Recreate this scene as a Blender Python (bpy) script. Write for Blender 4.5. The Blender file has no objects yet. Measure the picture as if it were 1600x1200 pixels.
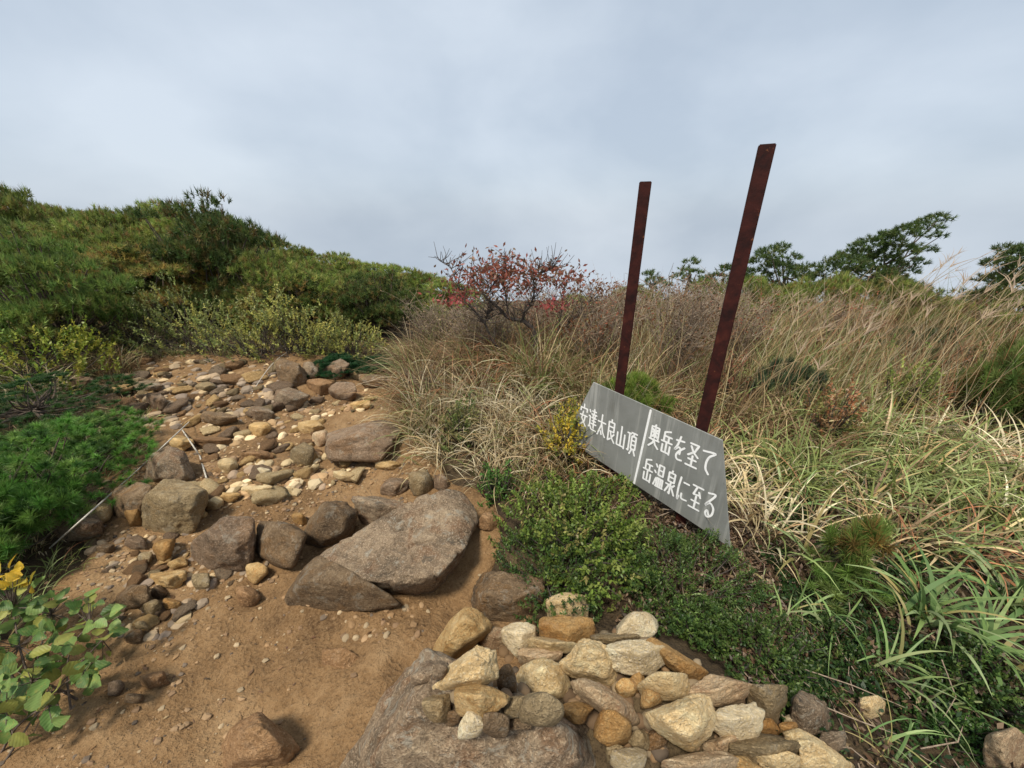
import bpy, bmesh, math, random
import numpy as np
from mathutils import Vector, Matrix
from mathutils.bvhtree import BVHTree

random.seed(7); RNG = np.random.default_rng(7)
scene = bpy.context.scene
COL = scene.collection

# ------------------------------------------------------------------ camera
EYE = 1.55; PITCH = math.radians(23.1); LENS = 13.0
FPX = LENS / 36.0 * 1600
cam_d = bpy.data.cameras.new('camera'); cam_d.lens = LENS; cam_d.sensor_width = 36; cam_d.sensor_fit = 'HORIZONTAL'
cam_d.clip_start = 0.02; cam_d.clip_end = 2000
cam = bpy.data.objects.new('camera', cam_d); COL.objects.link(cam)
cam.location = (0, 0, EYE); cam.rotation_euler = (math.pi / 2 - PITCH, 0, 0)
scene.camera = cam

# ------------------------------------------------------------------ sky, sun, exposure
SUN_EL, SUN_AZ = math.radians(64), math.radians(215)
world = bpy.data.worlds.new('World'); scene.world = world; world.use_nodes = True
wn, wl = world.node_tree.nodes, world.node_tree.links
wn.clear()
w_out = wn.new('ShaderNodeOutputWorld'); w_bg = wn.new('ShaderNodeBackground')
w_bg.inputs['Strength'].default_value = 0.1
w_sky = wn.new('ShaderNodeTexSky'); w_sky.sky_type = 'NISHITA'; w_sky.sun_disc = False
w_sky.sun_elevation = SUN_EL; w_sky.sun_rotation = SUN_AZ; w_sky.dust_density = 3.0
w_tc = wn.new('ShaderNodeTexCoord')
w_map = wn.new('ShaderNodeMapping'); w_map.inputs['Scale'].default_value = (1.0, 1.0, 1.7)
w_map.inputs['Location'].default_value = (0.35, 0.1, 0.2)
w_n1 = wn.new('ShaderNodeTexNoise'); w_n1.inputs['Scale'].default_value = 2.1; w_n1.inputs['Detail'].default_value = 5.0
w_n1.inputs['Roughness'].default_value = 0.5; w_n1.inputs['Distortion'].default_value = 0.15
w_ramp = wn.new('ShaderNodeValToRGB')
w_ramp.color_ramp.elements[0].position = 0.36; w_ramp.color_ramp.elements[0].color = (1.62, 1.88, 2.20, 1)
w_ramp.color_ramp.elements[1].position = 0.68; w_ramp.color_ramp.elements[1].color = (2.22, 2.46, 2.74, 1)
w_mix = wn.new('ShaderNodeMix'); w_mix.data_type = 'RGBA'; w_mix.inputs[0].default_value = 0.93
wl.new(w_tc.outputs['Generated'], w_map.inputs['Vector']); wl.new(w_map.outputs['Vector'], w_n1.inputs['Vector'])
wl.new(w_n1.outputs['Fac'], w_ramp.inputs['Fac'])
wl.new(w_sky.outputs['Color'], w_mix.inputs[6]); wl.new(w_ramp.outputs['Color'], w_mix.inputs[7])
wl.new(w_mix.outputs[2], w_bg.inputs['Color']); wl.new(w_bg.outputs['Background'], w_out.inputs['Surface'])

sun_d = bpy.data.lights.new('sun', 'SUN'); sun_d.energy = 1.5; sun_d.angle = math.radians(10); sun_d.color = (1.0, 0.92, 0.79)
sun = bpy.data.objects.new('sun', sun_d); COL.objects.link(sun)
S = Vector((math.sin(SUN_AZ) * math.cos(SUN_EL), math.cos(SUN_AZ) * math.cos(SUN_EL), math.sin(SUN_EL)))
sun.rotation_euler = S.to_track_quat('Z', 'Y').to_euler(); sun.location = (4, -2, 8)

vs = scene.view_settings
scene.display_settings.display_device = 'sRGB'
vs.view_transform = 'Standard'; vs.look = 'None'; vs.exposure = 1.62; vs.gamma = 1.0; vs.use_curve_mapping = False
scene.cycles.use_denoising = True
scene.cycles.max_bounces = 5; scene.cycles.diffuse_bounces = 3; scene.cycles.transmission_bounces = 2
scene.cycles.transparent_max_bounces = 4

# ------------------------------------------------------------------ maths helpers
CAM = np.array([0, 0, EYE])
AX_R = np.array([1.0, 0, 0]); AX_U = np.array([0, math.sin(PITCH), math.cos(PITCH)]); AX_F = np.array([0, math.cos(PITCH), -math.sin(PITCH)])
def ray(px, py):
    return (px - 800) / FPX * AX_R + (600 - py) / FPX * AX_U + AX_F
def at_y(px, py, y):
    d = ray(px, py); return CAM + d * (y / d[1])
def at_depth(px, py, t):
    return CAM + ray(px, py) * t

def _hash(ix, iy, iz, s):
    h = (ix.astype(np.int64) * 374761393 + iy.astype(np.int64) * 668265263 + iz.astype(np.int64) * 2147483647 + s * 974634777) & 0xFFFFFFFF
    h = ((h ^ (h >> 13)) * 1274126177) & 0xFFFFFFFF
    h = ((h ^ (h >> 16)) * 2246822519) & 0xFFFFFFFF
    return ((h ^ (h >> 15)) & 0xFFFFFF) / float(0xFFFFFF)
def noise3(p, seed=0):
    p = np.asarray(p, float); i = np.floor(p); f = p - i; f = f * f * (3 - 2 * f)
    x, y, z = i[..., 0], i[..., 1], i[..., 2]; r = 0
    for dx in (0, 1):
        wx = f[..., 0] if dx else 1 - f[..., 0]
        for dy in (0, 1):
            wy = f[..., 1] if dy else 1 - f[..., 1]
            for dz in (0, 1):
                wz = f[..., 2] if dz else 1 - f[..., 2]
                r = r + wx * wy * wz * _hash(x + dx, y + dy, z + dz, seed)
    return r * 2 - 1
def fbm(p, seed=0, oct=3, gain=0.5):
    p = np.asarray(p, float); a, r = 1.0, 0
    for k in range(oct):
        r = r + a * noise3(p * (2.03 ** k) + 17.3 * k, seed + k); a *= gain
    return r
def xyz(x, y, z=0.0):
    x, y = np.broadcast_arrays(np.asarray(x, float), np.asarray(y, float))
    return np.stack([x, y, np.full_like(x, z)], -1)
def sstep(a, b, x):
    t = np.clip((np.asarray(x, float) - a) / (b - a), 0, 1); return t * t * (3 - 2 * t)

# ------------------------------------------------------------------ terrain
_by = [-2, .5, 1.0, 1.2, 1.7, 2.0, 2.5, 3.0, 4.0, 4.6]
_bx = [.1, .1, .12, .02, .0, -.35, -.72, -.82, -1.12, -1.2]
_ly = [-2, .6, 1.0, 1.4, 1.9, 2.6, 4.0, 4.6]
_lx = [-2.6, -2.3, -2.2, -2.3, -2.7, -3.1, -4.5, -4.9]
def rb(y): return np.interp(y, _by, _bx)
def lb(y): return np.interp(y, _ly, _lx)
def path_mask(x, y):
    w = fbm(xyz(x, y) * 3.1, 5, 3) * .12
    m = sstep(-.05, .16, rb(y) - x + w) * sstep(-.05, .25, x - lb(y) + w)
    return m * (1 - sstep(4.25, 4.6, np.asarray(y) + w * 2))
def height(x, y):
    x = np.asarray(x, float); y = np.asarray(y, float)
    r = sstep(0, .9, x - rb(y)); l = sstep(0, 1.1, lb(y) - x)
    h = .10 * r + .16 * l
    h = h + .27 * np.exp(-((x - .36) / .52) ** 2 - ((y - .62) / .33) ** 2)            # stone pile mound
    h = h + .10 * np.exp(-((x - .05) / .22) ** 2 - ((y - 1.45) / .35) ** 2)           # soil bank behind the boulder
    h = h + .22 * np.exp(-((x + .05) / .65) ** 2 - ((y - 2.9) / .8) ** 2)             # grassy hummock
    far = np.clip(y - 4.4, 0, None); rise = sstep(-2.5, -8.5, x)
    h = h + far * (-.12 * (1 - rise) + .06 * rise)
    h = h + .10 * sstep(2.2, 4.2, y) * sstep(-1.0, -4, x)
    R = np.hypot(x, y); h = h - .5 * np.clip(R - 15, 0, None) - .12 * np.clip(x - 6, 0, None)
    h = h + .05 * fbm(xyz(x, y) * 1.1, 11, 3) + .026 * fbm(xyz(x, y) * 4.2, 12, 3)
    near = np.exp(-(R / 6) ** 2)
    return h + near * (.011 * fbm(xyz(x, y) * 15, 13, 3))
def ground_hit(px, py, off=0.0):
    d = ray(px, py); t = np.linspace(.3, 14, 138)
    for _ in range(3):
        P = CAM + d * t[:, None]; under = P[:, 2] < height(P[:, 0], P[:, 1]) + off
        k = int(np.argmax(under)) if under.any() else len(t) - 1
        if _ < 2: t = np.linspace(t[max(0, k - 1)], t[k], 14)
    return P[k], t[k]

def ground_hits(q):
    q = np.asarray(q, float); D = ((q[:, :1] - 800) / FPX) * AX_R + ((600 - q[:, 1:2]) / FPX) * AX_U + AX_F; h = np.zeros(len(q))
    for _ in range(7): t = (h - EYE) / D[:, 2]; P = CAM + D * t[:, None]; h = .4 * h + .6 * height(P[:, 0], P[:, 1])
    P[:, 2] = height(P[:, 0], P[:, 1]); return P
# ------------------------------------------------------------------ mesh helpers
def np_mesh(name, V, F, col=None, smooth=True):
    V = np.asarray(V, np.float32); F = np.asarray(F, np.int32)
    me = bpy.data.meshes.new(name); n, k = F.shape
    me.vertices.add(len(V)); me.vertices.foreach_set('co', V.ravel())
    me.loops.add(n * k); me.loops.foreach_set('vertex_index', F.ravel())
    me.polygons.add(n); me.polygons.foreach_set('loop_start', np.arange(0, n * k, k, dtype=np.int32))
    me.polygons.foreach_set('loop_total', np.full(n, k, np.int32))
    me.polygons.foreach_set('use_smooth', np.full(n, smooth, bool))
    if col is not None:
        a = me.color_attributes.new('Col', 'FLOAT_COLOR', 'POINT')
        c = np.ones((len(V), 4), np.float32); c[:, :3] = col; a.data.foreach_set('color', c.ravel())
    me.update(calc_edges=True)
    return me
def link(name, me, mat=None, parent=None, loc=None):
    o = bpy.data.objects.new(name, me); COL.objects.link(o)
    if mat is not None and me is not None and not me.materials: me.materials.append(mat)
    if parent is not None: o.parent = parent
    if loc is not None: o.location = loc
    return o
def tag(o, label=None, cat=None, group=None, kind=None):
    if label: o['label'] = label
    if cat: o['category'] = cat
    if group: o['group'] = group
    if kind: o['kind'] = kind
    return o
def thing(name, label, cat, loc, group=None):
    return tag(link(name, None, loc=loc), label, cat, group)
def dup(root, loc, rot=0.0, scale=(1, 1, 1), label=None, group=None):
    r = root.copy(); COL.objects.link(r); r.location = loc; r.rotation_euler = (0, 0, rot); r.scale = scale
    if label: r['label'] = label
    if group: r['group'] = group
    for ch in list(root.children):
        c = ch.copy(); COL.objects.link(c); c.parent = r
    return r

class MB:                                   # merges pieces of one part
    def __init__(s): s.V = []; s.F = []; s.C = []; s.n = 0
    def add(s, V, F, c=None):
        V = np.asarray(V, float); F = np.asarray(F, int)
        s.V.append(V); s.F.append(F + s.n); s.n += len(V)
        if c is not None: s.C.append(np.broadcast_to(np.asarray(c, float), (len(V), 3)))
    def mesh(s, name, smooth=True):
        return np_mesh(name, np.concatenate(s.V), np.concatenate(s.F), np.concatenate(s.C) if s.C else None, smooth)
def tube(P, r, sides=5):
    P = np.asarray(P, float); n = len(P); r = np.broadcast_to(np.asarray(r, float), (n,))
    T = np.gradient(P, axis=0); T /= np.linalg.norm(T, axis=1)[:, None] + 1e-9
    ref = np.where(np.abs(T[:, 2:3]) > .9, np.array([[1., 0, 0]]), np.array([[0, 0, 1.]]))
    A = np.cross(T, ref); A /= np.linalg.norm(A, axis=1)[:, None] + 1e-9; B = np.cross(T, A)
    a = np.linspace(0, 2 * math.pi, sides, endpoint=False)
    V = P[:, None] + r[:, None, None] * (np.cos(a)[None, :, None] * A[:, None] + np.sin(a)[None, :, None] * B[:, None])
    F = [[i * sides + j, i * sides + (j + 1) % sides, (i + 1) * sides + (j + 1) % sides, (i + 1) * sides + j] for i in range(n - 1) for j in range(sides)]
    return V.reshape(-1, 3), np.array(F)
def crom(P, k=6):
    P = np.asarray(P, float); Q = np.vstack([2 * P[0] - P[1], P, 2 * P[-1] - P[-2]]); out = []
    for i in range(1, len(Q) - 2):
        for t in np.linspace(0, 1, k, endpoint=False):
            a, b, c, d = Q[i - 1], Q[i], Q[i + 1], Q[i + 2]
            out.append(.5 * ((2 * b) + (c - a) * t + (2 * a - 5 * b + 4 * c - d) * t * t + (3 * b - a - 3 * c + d) * t ** 3))
    out.append(P[-1]); return np.array(out)
def unit(v): return v / (np.linalg.norm(v, axis=-1, keepdims=True) + 1e-9)
def rdirs(n, rng=RNG): return unit(rng.normal(size=(n, 3)))

def leaf_quads(pos, d, nrm, L, W, col, mid=.45, fold=.0):
    """diamond leaves: base, side, tip, side"""
    d = unit(d); s = unit(np.cross(d, nrm)); nn = np.cross(s, d); n = len(pos)
    L = np.broadcast_to(L, (n,))[:, None]; W = np.broadcast_to(W, (n,))[:, None]
    V = np.stack([pos, pos + d * L * mid + s * W * .5 + nn * W * fold, pos + d * L, pos + d * L * mid - s * W * .5 + nn * W * fold], 1).reshape(-1, 3)
    return V, np.arange(n * 4).reshape(-1, 4), np.repeat(np.broadcast_to(col, (n, 3)), 4, 0)
def needles(pos, d, L, W, col):
    n = len(pos); d = unit(d); s = unit(np.cross(d, rdirs(n)))
    L = np.broadcast_to(L, (n,))[:, None]; W = np.broadcast_to(W, (n,))[:, None]
    V = np.stack([pos - s * W * .5, pos + s * W * .5, pos + d * L], 1).reshape(-1, 3)
    return V, np.arange(n * 3).reshape(-1, 3), np.repeat(np.broadcast_to(col, (n, 3)), 3, 0)
def blades(base, az, L, lean, droop, W, col, tipcol=None, segs=5, flat=0.0, rng=RNG):
    """arching grass blades; returns quads"""
    n = len(base); s = np.linspace(0, 1, segs + 1)
    hd = np.stack([np.cos(az), np.sin(az), np.zeros(n)], 1); sd = np.stack([-np.sin(az), np.cos(az), np.zeros(n)], 1)
    th = lean[:, None] + droop[:, None] * s[None, :] ** 1.5                    # angle from vertical along the blade
    ds = (L / segs)[:, None]
    r = np.cumsum(np.sin(th) * ds, 1) - np.sin(th[:, :1]) * ds; z = np.cumsum(np.cos(th) * ds, 1) - np.cos(th[:, :1]) * ds
    side = (rng.normal(size=n) * .25)[:, None] * (s[None] ** 2) * L[:, None]
    C = base[:, None] + hd[:, None] * r[..., None] + sd[:, None] * side[..., None]; C[..., 2] += z
    w = (W[:, None] * np.clip(1.05 - s[None] ** 2.2, .04, 1) * (.55 + .45 * np.minimum(1, s[None] * 4)))[..., None] * .5
    tw = rng.uniform(-.8, .8, n)[:, None, None]; up = np.array([0, 0, 1.0])
    sv = sd[:, None] * np.cos(tw) + up * np.sin(tw)
    V = np.stack([C - sv * w, C + sv * w], 2).reshape(n, -1, 3)
    k = 2 * (segs + 1); q = np.array([[2 * i, 2 * i + 1, 2 * i + 3, 2 * i + 2] for i in range(segs)])
    F = (np.arange(n)[:, None, None] * k + q[None]).reshape(-1, 4)
    tc = col if tipcol is None else tipcol
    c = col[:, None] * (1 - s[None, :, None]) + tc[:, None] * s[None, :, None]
    return V.reshape(-1, 3), F, np.repeat(c, 2, axis=1).reshape(-1, 3)
def pick(cols, p, n, rng=RNG, var=.2):
    c = np.asarray(cols, float)[rng.choice(len(cols), n, p=np.asarray(p) / np.sum(p))]
    return c * rng.uniform(1 - var, 1 + var, (n, 1)) * rng.uniform(.93, 1.07, (n, 3))

# ------------------------------------------------------------------ materials
def new_mat(name):
    m = bpy.data.materials.new(name); m.use_nodes = True; nt = m.node_tree; nt.nodes.clear()
    out = nt.nodes.new('ShaderNodeOutputMaterial'); b = nt.nodes.new('ShaderNodeBsdfPrincipled')
    nt.links.new(b.outputs[0], out.inputs['Surface'])
    return m, nt, b, out
class N:
    def __init__(s, nt): s.nt = nt
    def L(s, a, b): s.nt.links.new(a, b)
    def node(s, t, **k):
        n = s.nt.nodes.new(t)
        for a, v in k.items(): setattr(n, a, v)
        return n
    def noise(s, vec, scale, detail=4, rough=.55, dist=0):
        n = s.node('ShaderNodeTexNoise'); n.inputs['Scale'].default_value = scale; n.inputs['Detail'].default_value = detail
        n.inputs['Roughness'].default_value = rough; n.inputs['Distortion'].default_value = dist
        if vec is not None: s.L(vec, n.inputs['Vector'])
        return n.outputs['Fac']
    def voro(s, vec, scale, feat='F1', out='Distance'):
        n = s.node('ShaderNodeTexVoronoi'); n.feature = feat; n.inputs['Scale'].default_value = scale
        if vec is not None: s.L(vec, n.inputs['Vector'])
        return n.outputs[out]
    def ramp(s, fac, stops):
        n = s.node('ShaderNodeValToRGB'); e = n.color_ramp.elements
        while len(e) < len(stops): e.new(.5)
        for q, (p, c) in zip(e, stops):
            q.position = p; q.color = (*c, 1) if isinstance(c, (tuple, list)) else (c, c, c, 1)
        s.L(fac, n.inputs['Fac']); return n.outputs['Color']
    def mix(s, fac, a, b, mode='MIX'):
        n = s.node('ShaderNodeMix', data_type='RGBA', blend_type=mode)
        for i, v in ((0, fac), (6, a), (7, b)):
            if isinstance(v, (int, float)): n.inputs[i].default_value = v if i == 0 else (v, v, v, 1)
            elif isinstance(v, tuple): n.inputs[i].default_value = (*v, 1)
            else: s.L(v, n.inputs[i])
        return n.outputs[2]
    def math(s, op, a, b=0.0, clamp=False):
        n = s.node('ShaderNodeMath', operation=op, use_clamp=clamp)
        for i, v in ((0, a), (1, b)):
            if isinstance(v, (int, float)): n.inputs[i].default_value = v
            else: s.L(v, n.inputs[i])
        return n.outputs[0]
    def bump(s, h, strength, dist, prev=None):
        n = s.node('ShaderNodeBump'); n.inputs['Strength'].default_value = strength; n.inputs['Distance'].default_value = dist
        s.L(h, n.inputs['Height'])
        if prev is not None: s.L(prev, n.inputs['Normal'])
        return n.outputs[0]

def soil_mat(name, c_dark, c_mid, c_light, pebble):
    m, nt, b, out = new_mat(name); n = N(nt); v = n.node('ShaderNodeTexCoord').outputs['Object']
    big = n.noise(v, 1.3, 4, .6, .3); mid = n.noise(v, 9, 5, .65); fine = n.noise(v, 90, 4, .7); cr = n.voro(v, 55)
    col = n.ramp(n.math('ADD', n.math('MULTIPLY', big, .55), n.math('MULTIPLY', mid, .45)), [(.38, c_dark), (.5, c_mid), (.62, c_light)])
    col = n.mix(n.math('MULTIPLY', n.ramp(fine, [(.42, 0.0), (.62, 1.0)]), .45), col, c_light)
    col = n.mix(n.math('MULTIPLY', n.ramp(n.noise(v, 160, 3, .6), [(.55, 0.0), (.66, 1.0)]), .55), col, c_dark)
    col = n.mix(n.math('MULTIPLY', n.math('MULTIPLY', n.ramp(n.voro(v, 38), [(.05, 1.0), (.13, 0.0)]), n.ramp(n.noise(v, 3.1, 3, .6), [(.48, 0.0), (.6, 1.0)])), pebble), col, (.42, .32, .2))
    n.L(col, b.inputs['Base Color']); b.inputs['Roughness'].default_value = .93; b.inputs['Specular IOR Level'].default_value = .25
    nb = n.bump(mid, .8, .035); nb = n.bump(fine, 1.0, .012, nb); nb = n.bump(cr, .5, .008, nb)
    n.L(nb, b.inputs['Normal']); return m
M_PATH = soil_mat('dirt_path', (.105, .058, .025), (.215, .124, .054), (.33, .212, .106), .6)
M_GROUND = soil_mat('humus', (.022, .015, .009), (.055, .037, .02), (.12, .085, .045), .1)
M_BANK = None

def rock_mat(name, base, dark, light, lichen=0.2, stain=None, speck=.5, scale=1.0):
    m, nt, b, out = new_mat(name); n = N(nt)
    tc = n.node('ShaderNodeTexCoord').outputs['Object']; oi = n.node('ShaderNodeObjectInfo')
    off = n.node('ShaderNodeVectorMath', operation='MULTIPLY_ADD')
    cmb = n.node('ShaderNodeCombineXYZ')
    for i in range(3): n.L(oi.outputs['Random'], cmb.inputs[i])
    n.L(cmb.outputs[0], off.inputs[0]); off.inputs[1].default_value = (37, 19, 53); n.L(tc, off.inputs[2]); v = off.outputs[0]
    big = n.noise(v, 5 * scale, 5, .6, .4); mid = n.noise(v, 22 * scale, 5, .68); fine = n.noise(v, 110 * scale, 4, .7)
    f = n.math('ADD', n.math('MULTIPLY', big, .6), n.math('MULTIPLY', mid, .4))
    col = n.ramp(f, [(.34, dark), (.5, base), (.66, light)])
    if stain: col = n.mix(n.math('MULTIPLY', n.ramp(n.noise(v, 7 * scale, 3, .6, .8), [(.5, 0.0), (.64, 1.0)]), .65), col, stain)
    col = n.mix(n.math('MULTIPLY', n.ramp(fine, [(.5, 0.0), (.66, 1.0)]), speck), col, tuple(min(.85, c * 1.6 + .06) for c in light))
    col = n.mix(n.math('MULTIPLY', n.ramp(n.noise(v, 75 * scale, 3, .7), [(.56, 0.0), (.68, 1.0)]), speck), col, tuple(c * .45 for c in dark))
    if lichen > 0:
        lm = n.math('MULTIPLY', n.ramp(n.noise(v, 13 * scale, 5, .7, .6), [(.56, 0.0), (.63, 1.0)]), lichen)
        col = n.mix(lm, col, (.33, .30, .235))
        lm2 = n.math('MULTIPLY', n.ramp(n.noise(v, 10.3 * scale, 5, .72, .9), [(.6, 0.0), (.66, 1.0)]), lichen * .9)
        col = n.mix(lm2, col, (.055, .05, .04))
    hs = n.node('ShaderNodeHueSaturation'); n.L(col, hs.inputs['Color'])
    vv = n.math('MULTIPLY_ADD', oi.outputs['Random'], .35); nt.nodes[-1].inputs[2].default_value = .82
    n.L(vv, hs.inputs['Value'])
    n.L(hs.outputs[0], b.inputs['Base Color']); b.inputs['Roughness'].default_value = .88; b.inputs['Specular IOR Level'].default_value = .3
    nb = n.bump(big, .55, .06 / scale); nb = n.bump(mid, .9, .035 / scale, nb); nb = n.bump(fine, 1.0, .010 / scale, nb); nb = n.bump(n.voro(v, 60 * scale), .25, .004, nb)
    n.L(nb, b.inputs['Normal']); return m
RM = {
 'grey':   rock_mat('lichen_grey_rock', (0.220, 0.155, 0.096), (0.072, 0.052, 0.032), (0.358, 0.270, 0.172), .7, (.18, .095, .046), .5, 1.25),
 'brown':  rock_mat('brown_rock', (0.162, 0.103, 0.053), (0.063, 0.040, 0.022), (0.271, 0.190, 0.109), .4, (.21, .11, .038), .4, 1.2),
 'olive':  rock_mat('olive_rock', (0.246, 0.179, 0.091), (0.120, 0.084, 0.043), (0.382, 0.288, 0.161), .35, (.24, .155, .065), .4, 1.2),
 'tan':    rock_mat('tan_rock', (0.575, 0.362, 0.147), (0.414, 0.227, 0.079), (0.745, 0.532, 0.272), .1, (.37, .19, .052), .3, 1.3),
 'pale':   rock_mat('pale_rock', (0.643, 0.467, 0.239), (0.511, 0.338, 0.147), (0.737, 0.629, 0.369), .12, (.38, .245, .10), .3, 1.3),
 'white':  rock_mat('white_rock', (0.676, 0.547, 0.338), (0.563, 0.428, 0.230), (0.737, 0.690, 0.475), .1, (.44, .325, .17), .3, 1.3),
 'orange': rock_mat('orange_rock', (.335, .185, .06), (.195, .10, .034), (.45, .29, .12), .12, (.35, .16, .036), .3, 1.3),
 'red':    rock_mat('reddish_rock', (0.193, 0.128, 0.077), (0.092, 0.060, 0.036), (0.301, 0.215, 0.141), .45, (.20, .112, .052), .4, 1.2),
 'pink':   rock_mat('pinkish_rock', (0.446, 0.308, 0.176), (0.314, 0.208, 0.112), (0.572, 0.430, 0.271), .25, (.265, .14, .068), .35, 1.3),
 'soilrock': rock_mat('soil_stained_rock', (0.272, 0.151, 0.067), (0.156, 0.083, 0.034), (0.376, 0.232, 0.117), .08, (.22, .122, .05), .35, 1.2),
}
def foliage_mat(name, trans=.25, rough=.55):
    m, nt, b, out = new_mat(name); n = N(nt); at = n.node('ShaderNodeAttribute', attribute_name='Col')
    oi = n.node('ShaderNodeObjectInfo'); hs = n.node('ShaderNodeHueSaturation')
    n.L(at.outputs['Color'], hs.inputs['Color'])
    v = n.math('MULTIPLY_ADD', oi.outputs['Random'], .4); nt.nodes[-1].inputs[2].default_value = .8; n.L(v, hs.inputs['Value'])
    n.L(hs.outputs[0], b.inputs['Base Color']); b.inputs['Roughness'].default_value = rough; b.inputs['Specular IOR Level'].default_value = .35
    t = n.node('ShaderNodeBsdfTranslucent'); n.L(hs.outputs[0], t.inputs['Color'])
    mx = n.node('ShaderNodeMixShader'); mx.inputs[0].default_value = trans
    n.L(b.outputs[0], mx.inputs[1]); n.L(t.outputs[0], mx.inputs[2]); n.L(mx.outputs[0], out.inputs['Surface'])
    return m
def broad_mat():
    m = foliage_mat('broad_leaf', .35, .5); nt = m.node_tree; n = N(nt); v = n.node('ShaderNodeTexCoord').outputs['Object']
    hs = [q for q in nt.nodes if q.type == 'HUE_SAT'][0]; at = [q for q in nt.nodes if q.type == 'ATTRIBUTE'][0]; b = [q for q in nt.nodes if q.type == 'BSDF_PRINCIPLED'][0]
    mp = n.node('ShaderNodeMapping'); mp.inputs['Rotation'].default_value = (0, 0, .7); n.L(v, mp.inputs['Vector'])
    w = n.node('ShaderNodeTexWave'); w.inputs['Scale'].default_value = 2.6; w.inputs['Distortion'].default_value = 1.5; n.L(mp.outputs[0], w.inputs['Vector'])
    c = n.mix(n.math('MULTIPLY', n.ramp(w.outputs['Fac'], [(.0, 1.0), (.2, 0.0)]), .14), at.outputs['Color'], (.36, .40, .18))
    oi = n.node('ShaderNodeObjectInfo'); ad = n.node('ShaderNodeVectorMath', operation='MULTIPLY_ADD'); cb_ = n.node('ShaderNodeCombineXYZ')
    for i in range(3): n.L(oi.outputs['Random'], cb_.inputs[i])
    n.L(cb_.outputs[0], ad.inputs[0]); ad.inputs[1].default_value = (31, 17, 9); n.L(v, ad.inputs[2])
    c = n.mix(n.math('MULTIPLY', n.ramp(n.noise(ad.outputs[0], 3.2, 5, .65), [(.55, 0.0), (.7, 1.0)]), .7), c, (.30, .26, .07))
    c = n.mix(n.math('MULTIPLY', n.ramp(n.noise(ad.outputs[0], 7, 4, .7), [(.64, 0.0), (.68, 1.0)]), .8), c, (.16, .08, .03))
    n.L(c, hs.inputs['Color']); n.L(n.bump(w.outputs['Fac'], .12, .04), b.inputs['Normal']); return m
M_BROAD = broad_mat()
M_LEAF = foliage_mat('leaf_foliage', .38, .45); M_NEEDLE = foliage_mat('needle_foliage', .45, .5); M_GRASS = foliage_mat('grass_foliage', .3, .6)
def bark_mat(name, c1, c2):
    m, nt, b, out = new_mat(name); n = N(nt); v = n.node('ShaderNodeTexCoord').outputs['Object']
    f = n.noise(v, 40, 5, .7, .5); n.L(n.ramp(f, [(.35, c1), (.65, c2)]), b.inputs['Base Color'])
    b.inputs['Roughness'].default_value = .9; n.L(n.bump(f, .8, .01), b.inputs['Normal']); return m
M_BARK = bark_mat('dark_bark', (.03, .022, .017), (.10, .08, .065)); M_TWIG = bark_mat('grey_twig', (.17, .12, .08), (.38, .295, .215))
M_PINEBARK = bark_mat('pine_bark', (.05, .035, .025), (.16, .12, .09))

# ------------------------------------------------------------------ ground and path
def axis(lo, hi, n, c, fine):
    u = np.linspace(-1, 1, n); a = np.sinh(u * 5.2) / np.sinh(5.2)
    return c + np.where(a < 0, a * (c - lo), a * (hi - c))
gx = axis(-160, 160, 370, -.7, 0); gy = axis(-160, 160, 370, 1.5, 0)
X, Y = np.meshgrid(gx, gy, indexing='ij'); Z = height(X, Y) - .035 * sstep(.3, .8, path_mask(X, Y))
V = np.stack([X, Y, Z], -1).reshape(-1, 3); nx, ny = X.shape
I = np.arange(nx * ny).reshape(nx, ny)
F = np.stack([I[:-1, :-1], I[1:, :-1], I[1:, 1:], I[:-1, 1:]], -1).reshape(-1, 4)
ground = tag(link('ground', np_mesh('ground', V, F), M_GROUND), kind='structure')
px_ = np.linspace(-5.4, .5, 300); py_ = np.linspace(-1.2, 4.9, 310)
X, Y = np.meshgrid(px_, py_, indexing='ij'); pm = path_mask(X, Y)
Z = height(X, Y) + .004 - .07 * (1 - sstep(.05, .5, pm))
V = np.stack([X, Y, Z], -1).reshape(-1, 3); nx, ny = X.shape; I = np.arange(nx * ny).reshape(nx, ny)
F = np.stack([I[:-1, :-1], I[1:, :-1], I[1:, 1:], I[:-1, 1:]], -1).reshape(-1, 4)
F = F[(pm.reshape(-1)[F] > .0).any(1)]
path = tag(link('dirt_path', np_mesh('dirt_path', V, F), M_PATH), kind='structure')

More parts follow.
